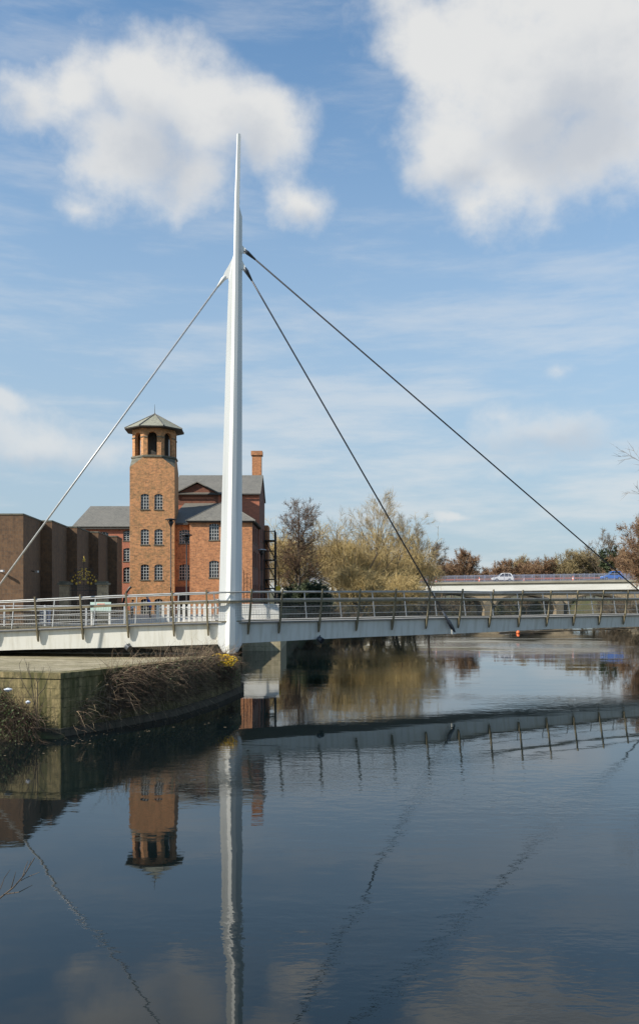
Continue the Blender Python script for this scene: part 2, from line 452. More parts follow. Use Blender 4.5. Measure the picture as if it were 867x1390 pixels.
def zbot(t): return float(np.interp(t, [-30, -10.5, -6, -1, 1, 5, 8, 16, 21, 30, 42], [1.25, 2.08, 2.21, 2.40, 2.45, 2.52, 2.56, 2.60, 2.68, 2.67, 2.6]))
DW = 3.7
FB = thing('footbridge', (MX, MY, 0), 'white cable-stayed footbridge with a tall tapering mast and leaning railings crossing the river', 'bridge')
ts = list(np.arange(-28, 40.1, .5))
mb = MB()
mb.loft([[E(t, -.02, ztop(t) - .02), E(t, -.10, zbot(t)), E(t, -DW + .1, zbot(t)), E(t, -DW + .02, ztop(t) - .02)] for t in ts])
part('girder', mb, M['girder'], FB)
mb = MB()
mb.loft([[E(t, .10, ztop(t) - .018), E(t, .10, ztop(t) + .05), E(t, -DW - .1, ztop(t) + .05), E(t, -DW - .1, ztop(t) - .018)] for t in ts])
part('deck', mb, [M['deckmat']], FB)
pts_t = sorted([1.0, 2.73] + [5.08 + 2.345 * k for k in range(15)] + [-1.0, -2.73] + [-5.06 - 2.345 * k for k in range(9)])
def fin(t, sgn):
    """leaning railing post: profile in the (outward, height) plane"""
    prof = [(.0, -.55), (.05, -.57), (.12, -.46), (.235, .0), (.50, 1.70), (.42, 1.71), (.13, .06), (.0, -.02)] if sgn > 0 else \
           [(.06, .05), (.14, .05), (.40, 1.58), (.35, 1.59)]
    base = 0.0 if sgn > 0 else -DW
    mb = MB(); th = .035 if sgn > 0 else .022
    rings = []
    for dt in (-th, th):
        rings.append([E(t, base + sgn * o, ztop(t) + z) + (E(t + .01) - E(t - .01)).normalized() * dt for o, z in prof])
    mb.loft(rings); return mb
for t in pts_t: part('post', fin(t, 1), M['bronze'], FB)
far_t = [t + 1.45 for t in pts_t if t < 36] 
for t in far_t: part('inner_post', fin(t, -1), M['steel'], FB)
def rail(out, dz, r, mat, name, shape='tube', t0=-28, t1=39.5, w=None):
    mb = MB(); tt = [t for t in ts if t0 <= t <= t1]
    if shape == 'tube': mb.tube([E(t, out, ztop(t) + dz) for t in tt], r, 8)
    else:
        mb.loft([[E(t, out - w, ztop(t) + dz - r), E(t, out - w, ztop(t) + dz + r), E(t, out + w, ztop(t) + dz + r), E(t, out + w, ztop(t) + dz - r)] for t in tt])
    return part(name, mb, mat, FB, smooth=(shape == 'tube'))
rail(.40, 1.56, .042, M['steel'], 'handrail')
rail(.33, 1.15, .014, M['steel'], 'rail', 'box', w=.06)
rail(.345, 1.08, .055, M['bronze'], 'rail', 'box', w=.035)
rail(.18, .12, .025, M['bronze'], 'bottom_rail', 'box', w=.025)
rail(-DW - .35, 1.52, .03, M['steel'], 'handrail')
rail(-DW - .28, 1.16, .022, M['steel'], 'rail')
rail(-DW - .20, .72, .016, M['steel'], 'rail')
rail(-DW - .12, .30, .016, M['steel'], 'rail')
def wires(o0, z0, o1, z1, step, w, t0=-28, t1=39.5):
    mb = MB(); t = t0
    while t < t1:
        d = (E(t + .01) - E(t - .01)).normalized() * (w / 2)
        a = E(t, o0, ztop(t) + z0); b = E(t, o1, ztop(t) + z1)
        mb.poly([a - d, a + d, b + d, b - d]); t += step
    return mb
mb = wires(.19, .14, .325, 1.02, .085, .010)
for f in (.16, .30, .44, .58, .72, .86):
    o = .19 + f * .135; z = .14 + f * .88
    tt = np.arange(-28, 39.5, .5)
    for a, b in zip(tt[:-1], tt[1:]):
        p, q = E(a, o, ztop(a) + z), E(b, o, ztop(b) + z); u = Vector((0, 0, .003))
        mb.poly([p - u, q - u, q + u, p + u])
part('wire_mesh', mb, M['wire'], FB, uv=False)
part('wire_mesh', wires(-DW - .08, .1, -DW - .18, .72, .1, .008), M['wire'], FB, uv=False)

# mast
MS = 27.5; MD = F / MS
TAB = {'A': [(880, 295), (470, 307), (380, 310.2), (340, 311)],
       'B': [(880, 305.5), (470, 314.3), (345, 317), (281, 318), (181, 321.6)],
       'C': [(880, 311.5), (470, 318), (281, 320.3), (181, 322.8)],
       'D': [(880, 319), (470, 322.5), (281, 324.4), (181, 326.2)],
       'E': [(880, 327), (470, 328), (281, 328.2)]}
def tx(k, y):
    a = sorted(TAB[k]); px = float(np.interp(y, [q[0] for q in a], [q[1] for q in a]))
    return (px - CX) / MS
def mz(y): return EYE - (y - HY) / MS
def wid(y): return float(np.interp(y, [181, 470, 880], [.33, .45, 1.0]))
mb = MB()
rings = []
for y in (887.5, 876, 800, 640, 470, 345, 281, 230, 181):
    k = wid(y); inset = .35 if y > 880 else 0
    b, c, d = tx('B', y), tx('C', y), tx('D', y)
    f = -.13 * k + inset * .35
    rings.append([Vector((b + inset * .1, MD + 0.0 * k + inset * .2, mz(y))), Vector((c, MD + f, mz(y))), Vector((d - inset * .1, MD + .0 * k + inset * .2, mz(y))),
                  Vector((d - inset * .1, MD + .55 * k, mz(y))), Vector((b + inset * .1, MD + .55 * k, mz(y)))])
mb.loft(rings)
rings = []
for y, da in ((886, .28), (874, 0), (800, 0), (640, 0), (470, 0), (385, 0)):
    k = wid(y)
    a, b = tx('A', y) + da, tx('B', y) + .02
    rings.append([Vector((a, MD + .03, mz(y))), Vector((b, MD + .012, mz(y))), Vector((b, MD + .45 * k, mz(y))), Vector((a, MD + .40 * k, mz(y)))])
y = 345; b = tx('B', y) + .02
rings.append([Vector((b - .03, MD + .03, mz(345))), Vector((b, MD + .012, mz(345))), Vector((b, MD + .2, mz(345))), Vector((b - .03, MD + .2, mz(345)))])
mb.loft(rings)
rings = []
for y, de in ((886, -.2), (876, 0), (800, 0), (640, 0), (470, 0), (292, 0)):
    k = wid(y)
    d, e = tx('D', y) - .02, tx('E', y) + de
    rings.append([Vector((d, MD + .012, mz(y))), Vector((e, MD + .44 * k, mz(y))), Vector((e, MD + .52 * k, mz(y))), Vector((d, MD + .54 * k, mz(y)))])
d = tx('D', 280) - .02
rings.append([Vector((d, MD + .012, mz(279))), Vector((d + .03, MD + .05, mz(279))), Vector((d + .03, MD + .1, mz(279))), Vector((d, MD + .1, mz(279)))])
mb.loft(rings)
# fork plates that carry the cables
def plate(pts, y0, y1):
    mb.loft([[Vector((p[0], y0, p[1])) for p in pts], [Vector((p[0], y1, p[1])) for p in pts]])
def mp(px, py): return ((px - CX) / MS, EYE - (py - HY) / MS)
plate([mp(318, 344), mp(311, 358), mp(304.5, 369), mp(302, 376), mp(305, 379), mp(309, 376), mp(312, 386), mp(318, 386)], MD + .05, MD + .13)
plate([mp(326, 329), mp(333.5, 336), mp(334.5, 342), mp(326, 341)], MD + .14, MD + .22)
plate([mp(326, 347), mp(332, 359), mp(334, 366), mp(330, 366), mp(326, 361)], MD + .14, MD + .22)
MAST = part('mast', mb, M['white'], FB)

def cable(p, q, r, mat, sk0, sk1):
    mb = MB(); mb.tube([p, q], r, 8)
    c = part('cable', mb, mat, FB, smooth=True)
    d = (q - p).normalized()
    m2 = MB(); m2.tube([p - d * .15, p + d * .05, p + d * .1, p + d * sk0], [.08, .11, .10, r * 1.1], 8)
    part('socket', m2, M['socket'] if mat == M['cable'] else M['white'], c, smooth=True)
    m2 = MB(); m2.tube([q - d * sk1, q - d * sk1 * .55, q - d * sk1 * .5, q - d * .35, q - d * .1, q], [r * 1.1, .085, .11, .115, .09, .06], 8)
    part('tensioner', m2, M['socket'] if mat == M['cable'] else M['white'], c, smooth=True)
    return c
pL = Vector((*mp(303, 377), 0)); pL = Vector((pL.x, MD + .09, pL.y))
cable(pL, at(-64, 881, F / 28.6), .048, M['stay'], .5, .9)
m1 = mp(333.5, 365); m2_ = mp(334.5, 340)
e1 = E(14.1, .16, 2.70); e2 = E(33.7, .16, 2.92)
cable(Vector((m1[0], MD + .18, m1[1])), e1, .040, M['cable'], .55, 1.55)
cable(Vector((m2_[0], MD + .18, m2_[1])), e2, .044, M['cable'], .55, 1.55)
for e in (e1, e2):
    mb = MB(); X = Matrix.Translation(e) @ Matrix.Rotation(R(30.4), 4, 'Z')
    mb.box(-.22, .1, -.03, .30, -.12, .16, 0, X); part('anchor_plate', mb, M['girder'], FB)
mb = MB(); p = at(-64, 881, F / 28.6); mb.box(p.x - .6, p.x + .4, p.y - .3, p.y + .3, 1.7, p.z + .1)
part('anchor_block', mb, M['concrete'], FB)
# floodlights under the girder edge
for t, dz in ((-5.05, -.02), (5.1, -.02)):
    c = E(t, .16, zbot(t) + .02 + dz); ax = Vector((.55, -.45, -.35)).normalized()
    mb = MB(); mb.tube([c - ax * .16, c - ax * .1, c + ax * .14, c + ax * .15], [.10, .15, .16, .16], 12); fl = part('floodlight', mb, M['socket'], FB, smooth=False)
    mb = MB(); mb.tube([c + ax * .151, c + ax * .165], [.145, .145], 12); part('lens', mb, M['lens'], fl)
    mb = MB(); mb.tube([c + Vector((0, .05, .05)), c + Vector((0, .3, .2))], .03, 6); part('bracket', mb, M['black'], fl)

# ------------------------------------------------------------------ riverside railing, fence, board, blue panel (behind the bridge)
RY = 47.95
rl = thing('railing', (-18, RY, 3.03), 'pale galvanised riverside railing seen through the left end of the footbridge', 'railing')
xs_ = [(px - CX) * RY / F for px in (-60, 6, 61, 117, 169)]
for x in xs_:
    mb = MB(); mb.box(x - .05, x + .05, RY - .04, RY + .04, 3.03, 4.27); part('post', mb, M['pale_steel'], rl)
for z, r in ((4.22, .028), (3.95, .018), (3.7, .018), (3.45, .018), (3.2, .018)):
    mb = MB(); mb.tube([(xs_[0], RY, z), (xs_[-1], RY, z)], r, 6); part('rail', mb, M['pale_steel'], rl)
PY = 56.0
wf = thing('picket_fence', at(255, 845, PY), 'white picket fence of broad upright boards in front of the mill, left of the mast', 'fence')
k = 0; px = 214.0
while px < 301:
    x = (px - CX) * PY / F; w = .085
    mb = MB(); mb.loft([[(x - w, PY, 3.03), (x + w, PY, 3.03), (x + w, PY + .05, 3.03), (x - w, PY + .05, 3.03)],
                        [(x - w, PY, 4.16), (x + w, PY, 4.16), (x + w, PY + .05, 4.16), (x - w, PY + .05, 4.16)],
                        [(x - w * .4, PY, 4.24), (x + w * .4, PY, 4.24), (x + w * .4, PY + .05, 4.24), (x - w * .4, PY + .05, 4.24)]])
    part('picket', mb, M['whitewash'], wf); px += 7.1
for z in (3.3, 3.95):
    mb = MB(); mb.box((212 - CX) * PY / F, (302 - CX) * PY / F, PY + .052, PY + .10, z, z + .09); part('rail', mb, M['whitewash'], wf)
BY = 49.6
b = at(136, 823, BY)
sg = thing('notice_board', (b.x, b.y, 3.03), 'pale green notice board with an orange strip on two white posts by the iron gate', 'sign')
x0, x1 = (122.5 - CX) * BY / F, (150.5 - CX) * BY / F
mb = MB(); mb.box(x0, x1, BY, BY + .06, 3.88, 4.42); bd = part('board', mb, M['mint'], sg)
mb = MB(); mb.box(x0 + .4, x0 + .85, BY - .008, BY - .002, 4.27, 4.33); part('orange_strip', mb, M['orange'], bd)
for x in (x0 + .06, x1 - .1):
    mb = MB(); mb.box(x - .05, x + .05, BY + .065, BY + .14, 3.03, 4.36); part('post', mb, M['whitewash'], sg)
b = at(61, 838, 48.8)
bl = thing('crowd_barrier', (b.x, b.y, 3.03), 'blue panelled barrier with white slats behind the first bridge post', 'barrier')
mb = MB(); mb.box(b.x - .32, b.x + .32, b.y, b.y + .05, 3.1, 4.0); pn = part('panel', mb, M['blueboard'], bl)
for z in (3.25, 3.42, 3.78):
    mb = MB(); mb.box(b.x - .26, b.x + .02, b.y - .02, b.y - .002, z, z + .06); part('slat', mb, M['whitewash'], pn)
for sx in (-.28, .24):
    mb = MB(); mb.box(b.x + sx, b.x + sx + .05, b.y - .15, b.y + .2, 3.03, 3.1); part('foot', mb, M['black'], bl)

# ------------------------------------------------------------------ people behind the railing
def person(loc, h, face, shirt, legs, hat, label, bend=0.0):
    root = thing('person', loc, label, 'person')
    L = Vector(loc); c, s = math.cos(face), math.sin(face)
    def P(x, y, z): return L + Vector((x * c - y * s, x * s + y * c, z)) * (h / 1.75)
    V = []; Ed = []; Rd = []
    def add(p, r, par=None):
        V.append(P(*p)); Rd.append(r * h / 1.75)
        if par is not None: Ed.append((par, len(V) - 1))
        return len(V) - 1
    pel = add((0, 0, .95), .15)
    wst = add((bend * .1, 0, 1.12), .135, pel); ch = add((bend * .3, 0, 1.34), .16, wst)
    nk = add((bend * .45, 0, 1.5), .06, ch); hd = add((bend * .55 + .02, 0, 1.62), .095, nk); tp = add((bend * .58 + .02, 0, 1.72), .075, hd)
    nose = add((bend * .55 + .12, 0, 1.62), .02, hd)
    for sy in (-1, 1):
        hp = add((0, sy * .1, .86), .10, pel); kn = add((.03, sy * .11, .5), .07, hp); an = add((-.02, sy * .11, .09), .05, kn); to = add((.14, sy * .12, .04), .04, an)
        sh = add((bend * .33, sy * .19, 1.42), .07, ch); el = add((bend * .35 + .04, sy * .25, 1.14), .05, sh); wr = add((bend * .35 + .22, sy * .2, .98), .035, el)
        pm = add((bend * .35 + .29, sy * .19, .95), .03, wr)
        for q in range(4): add((bend * .35 + .37 - .01 * abs(q - 1), sy * .19 + (q - 1.5) * .022, .92), .010, pm)
        add((bend * .35 + .31, sy * .15, .96), .012, pm)
    me = bpy.data.meshes.new('body'); me.from_pydata([tuple(v - L) for v in V], Ed, [])
    o = bpy.data.objects.new('body', me); COL.objects.link(o)
    md = o.modifiers.new('Skin', 'SKIN'); md.use_smooth_shade = True
    for i, r in enumerate(Rd): me.skin_vertices[0].data[i].radius = (r, r)
    me.skin_vertices[0].data[0].use_root = True
    sb = o.modifiers.new('Sub', 'SUBSURF'); sb.levels = 1; sb.render_levels = 1
    dg = bpy.context.evaluated_depsgraph_get(); em = bpy.data.meshes.new_from_object(o.evaluated_get(dg))
    o.modifiers.clear(); o.data = em; em.name = 'body'
    em.materials.clear()
    for m in (M['skin'], shirt, legs): em.materials.append(m)
    k = h / 1.75
    for p in em.polygons:
        z = p.center.z / k; r = math.hypot(p.center.x, p.center.y) / k
        p.material_index = 2 if z < .93 and r < .22 else (0 if (z > 1.47 or (z < 1.02 and r > .24)) else 1)
        p.use_smooth = True
    o.parent = root
    mb = MB(); hc = P(bend * .57 + .01, 0, 1.66)
    mb.lathe(hc, [(.115 * k, 0), (.118 * k, .04 * k), (.095 * k, .09 * k), (.05 * k, .115 * k)], 12)
    part('cap' if hat == M['whitecloth'] else 'hair', mb, hat, root, uv=False, smooth=True)
    return root
p = at(204, 812, 62)
person((p.x, p.y, 3.03), 1.70, R(200), M['jacket'], M['trousers'], M['whitecloth'], 'person in a blue jacket and white cap, seen through the railing before the tower', .35)
p = at(179, 818, 61)
person((p.x, p.y, 3.03), 1.42, R(-20), M['whitecloth'], M['trousers'], M['bark_dark'], 'small person in a white top seen through the railing beside the person in blue', .15)

# ------------------------------------------------------------------ walls with openings
class Wall:
    def __init__(s, O, U):
        s.O = Vector((O[0], O[1], 0)); s.U = Vector((U[0], U[1], 0)).normalized(); s.N = Vector((s.U.y, -s.U.x, 0))
    def P(s, u, z, d=0.0): return s.O + s.U * u + s.N * d + Vector((0, 0, z))
    def panel(s, mb, u0, u1, z0, z1, ops, depth=.16, m=0):
        us = sorted({u0, u1, *[o[0] for o in ops], *[o[1] for o in ops]}); zs = sorted({z0, z1, *[o[2] for o in ops], *[o[3] for o in ops]})
        for a, b in zip(us[:-1], us[1:]):
            for c, d in zip(zs[:-1], zs[1:]):
                um, zm = (a + b) / 2, (c + d) / 2
                if any(o[0] < um < o[1] and o[2] < zm < o[3] for o in ops): continue
                mb.poly([s.P(a, c), s.P(b, c), s.P(b, d), s.P(a, d)], m)
        for o in ops:
            a, b, c, d, rise = o
            arc = s.arc(o)
            for (x1, z1_), (x2, z2_) in zip(arc[:-1], arc[1:]):
                if rise > 0: mb.poly([s.P(x1, z1_), s.P(x2, z2_), s.P(x2, d), s.P(x1, d)], m)
                mb.poly([s.P(x1, z1_), s.P(x1, z1_, -depth), s.P(x2, z2_, -depth), s.P(x2, z2_)], m)
            zs_ = d - rise
            mb.poly([s.P(a, c), s.P(a, c, -depth), s.P(a, zs_, -depth), s.P(a, zs_)], m)
            mb.poly([s.P(b, c), s.P(b, zs_), s.P(b, zs_, -depth), s.P(b, c, -depth)], m)
            mb.poly([s.P(a, c), s.P(b, c), s.P(b, c, -depth), s.P(a, c, -depth)], m)
    def arc(s, o, n=8):
        a, b, c, d, rise = o
        if rise <= 0: return [(a, d), (b, d)]
        h = (b - a) / 2; rad = (h * h + rise * rise) / (2 * rise); cu = (a + b) / 2; cz = d - rad
        th = math.asin(min(1, h / rad)) if rise < h else math.pi / 2
        return [(cu + rad * math.sin(-th + 2 * th * i / n), cz + rad * math.cos(-th + 2 * th * i / n)) for i in range(n + 1)]
    def window(s, parent, o, cols=3, rows=5, barmat=None, bw=.018):
        a, b, c, d, rise = o; arc = s.arc(o)
        mb = MB(); dd = -.13
        mb.poly([s.P(a, c, dd), s.P(b, c, dd)] + [s.P(x, z, dd) for x, z in reversed(arc)])
        w = part('window', mb, M['glass'], parent, uv=False)
        mb = MB(); d0, d1 = -.125, -.085
        def bar(u0, u1, z0, z1):
            q = [s.P(u0, z0, d0), s.P(u1, z0, d0), s.P(u1, z1, d0), s.P(u0, z1, d0)]; r = [s.P(u0, z0, d1), s.P(u1, z0, d1), s.P(u1, z1, d1), s.P(u0, z1, d1)]
            mb.loft([q, r])
        def top(u): return float(np.interp(u, [x for x, _ in arc], [z for _, z in arc]))
        for i in range(cols + 1):
            u = a + (b - a) * i / cols; h = bw if 0 < i < cols else bw * 1.3
            u0, u1 = max(a + .002, u - h), min(b - .002, u + h)
            bar(u0, u1, c + .002, min(top(u0), top(u1)) - .003)
        for i in range(rows + 1):
            z = c + (d - c) * i / rows; h = bw * .9
            if z > d - rise - .02: 
                continue
            bar(a + .003, b - .003, max(c + .004, z - h), z + h)
        part('frame', mb, barmat or M['bars'], w, uv=False)
        mb = MB(); mb.loft([[s.P(a - .07, c - .09, -.02), s.P(b + .07, c - .09, -.02), s.P(b + .07, c - .003, -.02), s.P(a - .07, c - .003, -.02)],
                            [s.P(a - .07, c - .09, .05), s.P(b + .07, c - .09, .05), s.P(b + .07, c - .003, .05), s.P(a - .07, c - .003, .05)]])
        part('sill', mb, M['ledge'], w)
        return w

# ------------------------------------------------------------------ the mill
GZ0 = 2.9
ML = thing('mill_building', (-12, 77, 3.0), 'orange brick mill with an octagonal belfry tower and slate roofs left of the mast', 'building')
def zf(y, Y): return EYE + (HY - y) * Y / F
# tower (turned a few degrees)
ph = R(4.4); TY = 76.7
TW = Wall(((176 - CX) * TY / F, TY), (math.cos(ph), math.sin(ph)))
tw = 4.02
ZT = zf(634, TY); ZL = zf(620, TY)
ops = []
for cx in (196.3, 214.7):
    u = (cx - CX) * TY / F - TW.O.x
    for yt, yb in ((670, 691), (718, 739), (766, 787), (813, 834)):
        if zf(yb, TY) > GZ0 + .05: ops.append((u - .37, u + .37, zf(yb, TY), zf(yt, TY), .13))
mb = MB()
TW.panel(mb, 0, tw, GZ0, ZT, ops)
for a, b in (((tw, 0), (tw, -4.0)), ((tw, -4.0), (0, -4.0)), ((0, -4.0), (0, 0))):
    mb.poly([TW.P(a[0], GZ0, a[1]), TW.P(b[0], GZ0, b[1]), TW.P(b[0], ZT, b[1]), TW.P(a[0], ZT, a[1])])
tc = TW.P(tw / 2, 0, -2.0)          # centre of the tower
def octa(r, z, rot=ph):             # r = apothem
    rc = r / math.cos(math.pi / 8)
    return [Vector((tc.x + rc * math.cos(rot + math.pi / 8 + math.pi / 4 * k), tc.y + rc * math.sin(rot + math.pi / 8 + math.pi / 4 * k), z)) for k in range(8)]
# square to octagon: brick upper walls on the 4 main faces, stone broaches on the corners
o8 = octa(1.98, ZL)
sq = {}
cor = [TW.P(0, ZT, 0), TW.P(tw, ZT, 0), TW.P(tw, ZT, -4.0), TW.P(0, ZT, -4.0)]
mb2 = MB()
for k in range(4):
    pass
ang = [(v - Vector((tc.x, tc.y, ZL))) for v in o8]
def near2(c):
    return sorted(range(8), key=lambda i: (o8[i].xy - c.xy).length)[:2]
pairs = [near2(c) for c in cor]
for k in range(4):
    c0, c1 = cor[k], cor[(k + 1) % 4]
    a = min(pairs[k], key=lambda i: (o8[i].xy - c1.xy).length); b = min(pairs[(k + 1) % 4], key=lambda i: (o8[i].xy - c0.xy).length)
    mb.poly([c0, c1, o8[b], o8[a]])
    i, j = pairs[k]
    mb2.poly([c0, o8[i], o8[j]])
TWP = part('tower', mb, M['brick_tower'], ML)
for o in ops: TW.window(ML, o)
mb2.loft([octa(2.0, ZL), octa(2.06, ZL + .03), octa(2.06, ZL + .17), octa(1.98, ZL + .2)])
part('tower_ledge', mb2, M['ledge'], ML)
ZB0 = ZL + .2; ZB1 = zf(576.5, TY - .7) - .11
mb = MB(); oo = octa(1.94, 0); rims = []
for k in range(8):
    a, b = oo[k], oo[(k + 1) % 8]
    wl = Wall((b.x, b.y), (a.x - b.x, a.y - b.y)); L = (a - b).length
    if wl.N.dot(wl.P(L / 2, 0) - Vector((tc.x, tc.y, 0))) < 0: wl = Wall((a.x, a.y), (b.x - a.x, b.y - a.y))
    op = (L / 2 - .42, L / 2 + .42, ZB0 + .02, ZB0 + 2.14, .42)
    wl.panel(mb, 0, L, ZB0, ZB1, [op], depth=.34)
    # inner face
    wi = Wall(wl.P(0, 0, -.34).xy, wl.U.xy); wi.panel(mb, .14, L - .14, ZB0, ZB1, [op], depth=.0)
    # impost band
    for u0, u1 in ((.03, L / 2 - .42), (L / 2 + .42, L - .03)):
        zz = ZB0 + 1.62; rim = MB(); rims.append(rim)
        rim.loft([[wl.P(u0, zz, 0), wl.P(u1, zz, 0), wl.P(u1, zz + .09, 0), wl.P(u0, zz + .09, 0)], [wl.P(u0, zz, .05), wl.P(u1, zz, .05), wl.P(u1, zz + .09, .05), wl.P(u0, zz + .09, .05)]])
BFP = part('belfry', mb, M['brick_tower'], ML)
for rim in rims: part('impost_band', rim, M['ledge'], BFP)
mb = MB(); mb.poly(octa(1.9, ZB0 + .01)); part('belfry_floor', mb, M['ledge'], ML)
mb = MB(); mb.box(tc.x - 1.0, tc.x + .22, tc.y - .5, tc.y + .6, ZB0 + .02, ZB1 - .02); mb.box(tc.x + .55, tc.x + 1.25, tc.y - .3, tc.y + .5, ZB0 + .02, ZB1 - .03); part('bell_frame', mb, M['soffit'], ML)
ZE = zf(576.5, TY - .7)
mb = MB(); apex = Vector((tc.x, tc.y, zf(562, tc.y)))
e8 = octa(2.62, ZE); 
for k in range(8): mb.poly([e8[k], e8[(k + 1) % 8], apex])
part('tower_roof', mb, M['slate_green'], ML)
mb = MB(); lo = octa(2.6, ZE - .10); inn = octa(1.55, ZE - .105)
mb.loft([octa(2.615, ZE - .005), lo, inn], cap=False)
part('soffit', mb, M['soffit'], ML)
mb = MB()
for k in range(8):
    mb.tube([e8[k] + Vector((0, 0, .03)), apex + Vector((0, 0, .02))], .05, 5)
part('ridge', mb, M['slate'], ML)
mb = MB(); mb.tube([apex, apex + Vector((0, 0, .12)), apex + Vector((0, 0, .9))], [.1, .03, .012], 6); part('finial', mb, M['black'], ML)

# wing in front (hip roof), recess, main block, left wing
WY_ = 76.4
WW = Wall(((257.5 - CX) * WY_ / F, WY_), (1, 0)); ww = (342.3 - 257.5) * WY_ / F
ze = zf(707, WY_)
ops = []
for cx in (290.5, 318.0):
    u = (cx - CX) * WY_ / F - WW.O.x
    for yt, yb in ((710.5, 733), (761, 784)): ops.append((u - .45, u + .45, zf(yb, WY_), zf(yt, WY_), .12))
mb = MB(); WW.panel(mb, 0, ww, GZ0, ze, ops)
XL_, XR_ = WW.O.x, WW.O.x + ww
RW = Wall((XR_, WY_), (0, 1))
rops = [(u, u + 1.0, z, z + 1.5, .14) for u in (1.2, 3.6, 6.0) for z in (4.2, 7.3, 9.6)]
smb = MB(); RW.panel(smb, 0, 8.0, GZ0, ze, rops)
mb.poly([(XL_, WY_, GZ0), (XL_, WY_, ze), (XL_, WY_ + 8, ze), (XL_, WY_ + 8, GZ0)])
part('wing_wall', mb, M['brick'], ML); part('side_wall', smb, M['brick_shade'], ML)  # side wall takes the brick with shade in its colour
for o in ops: WW.window(ML, o, 4, 5, barmat=M['bars'])
for o in rops: RW.window(ML, o, 3, 5)
ov = .32
A = [Vector((XL_ - ov, WY_ - ov, ze)), Vector((XR_ + ov, WY_ - ov, ze)), Vector((XR_ + ov, WY_ + 8.2, ze)), Vector((XL_ - ov, WY_ + 8.2, ze))]
xm = (XL_ + XR_) / 2; zr = ze + 2.05
r0 = Vector((xm, WY_ + 2.7, zr)); r1 = Vector((xm, WY_ + 8.2, zr))
mb = MB()
mb.slab([A[0], A[1], r0], .1); mb.slab([A[1], A[2], r1, r0], .1); mb.slab([A[3], A[0], r0, r1], .1)
part('wing_roof', mb, M['slate'], ML)
mb = MB(); mb.tube([A[0], r0], .05, 5); mb.tube([A[1], r0], .05, 5); mb.tube([r0, r1], .06, 5); part('ridge', mb, M['slate'], ML)
mb = MB(); mb.loft([[(XL_ - .22, WY_ - .22, ze - .16), (XR_ + .22, WY_ - .22, ze - .16), (XR_ + .22, WY_ + 8, ze - .16), (XL_ - .22, WY_ + 8, ze - .16)],
                    [(XL_ - .30, WY_ - .30, ze - .06), (XR_ + .30, WY_ - .30, ze - .06), (XR_ + .30, WY_ + 8, ze - .06), (XL_ - .30, WY_ + 8, ze - .06)]])
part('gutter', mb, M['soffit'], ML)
# recess with the door
CY = 77.9
CW = Wall(((233 - CX) * CY / F, CY), (1, 0)); cw = XL_ - CW.O.x - .01
zc = zf(710, CY)
ops = []
u = (250.5 - CX) * CY / F - CW.O.x
for yt, yb in ((719, 738), (766, 787)): ops.append((u - .5, u + .5, zf(yb, CY), zf(yt, CY), .13))
door = (.55, cw - .02, GZ0 + .1, zf(807, CY), 0)
mb = MB(); CW.panel(mb, 0, cw, GZ0, zc, ops + [door], depth=.18); part('recess_wall', mb, M['brick'], ML)
for o in ops: CW.window(ML, o, 4, 5)
mb = MB(); mb.box(CW.O.x + .55, XL_ - .03, CY + .12, CY + .16, GZ0 + .1, zf(807, CY)); dr = part('door', mb, M['black'], ML)
mb = MB(); mb.box(CW.O.x + .75, CW.O.x + .8, CY + .06, CY + .115, 3.9, 4.2); part('handle', mb, M['steel'], dr)
mb = MB(); mb.box(CW.O.x + .4, XL_ - .015, CY - .12, CY - .004, zf(806.5, CY), zf(796.5, CY)); part('door_canopy', mb, M['fascia'], ML)
mb = MB()
zu = zf(683, 84.3)
mb.slab([(CW.O.x - .4, CY - .4, zc), (XL_ + .5, CY - .4, zc), (XL_ + 2.0, 84.3, zu), (CW.O.x + .2, 84.3, zu)], .1); part('recess_roof', mb, M['slate'], ML)
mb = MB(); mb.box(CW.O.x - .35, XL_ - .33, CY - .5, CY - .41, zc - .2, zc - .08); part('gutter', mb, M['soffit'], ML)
# main block behind
BYF = 84.4; bx0 = (236 - CX) * BYF / F; bx1 = XR_ + .08; zme = zf(669, BYF)
mb = MB()
BW = Wall((bx0, BYF), (1, 0)); BW.panel(mb, 0, bx1 - bx0, GZ0, zme, [])
gx0, gx1 = (240 - CX) * BYF / F, (296 - CX) * BYF / F; gxm = (268 - CX) * BYF / F; zg = zf(656.5, BYF)
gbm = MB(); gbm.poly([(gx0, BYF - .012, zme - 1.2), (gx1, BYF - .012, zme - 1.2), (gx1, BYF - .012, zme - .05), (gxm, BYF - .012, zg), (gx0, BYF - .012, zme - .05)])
RB = Wall((bx1, BYF), (0, 1)); rops = [(u, u + 1.0, z, z + 1.5, .14) for u in (1.4, 4.2) for z in (4.2, 7.3, 10.2)]
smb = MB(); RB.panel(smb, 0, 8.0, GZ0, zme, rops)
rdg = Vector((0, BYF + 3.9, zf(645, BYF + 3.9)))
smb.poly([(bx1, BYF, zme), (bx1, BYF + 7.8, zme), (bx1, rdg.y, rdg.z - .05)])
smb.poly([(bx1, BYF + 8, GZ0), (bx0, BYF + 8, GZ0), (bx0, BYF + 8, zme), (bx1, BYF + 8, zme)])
part('main_wall', mb, M['brick_red'], ML); part('gable', gbm, M['brick_shade'], ML); part('side_wall', smb, M['brick_shade'], ML)  # gable and side wall coloured darker to stand in for shade
for o in rops: RB.window(ML, o, 3, 5)
mb = MB(); x0, x1 = bx0 - .1, bx1 + .12
mb.slab([(x0, BYF - .25, zme - .1), (x1, BYF - .25, zme - .1), (x1, rdg.y, rdg.z), (x0, rdg.y, rdg.z)], .12)
mb.slab([(x1, BYF + 8.1, zme - .1), (x0, BYF + 8.1, zme - .1), (x0, rdg.y, rdg.z), (x1, rdg.y, rdg.z)], .12)
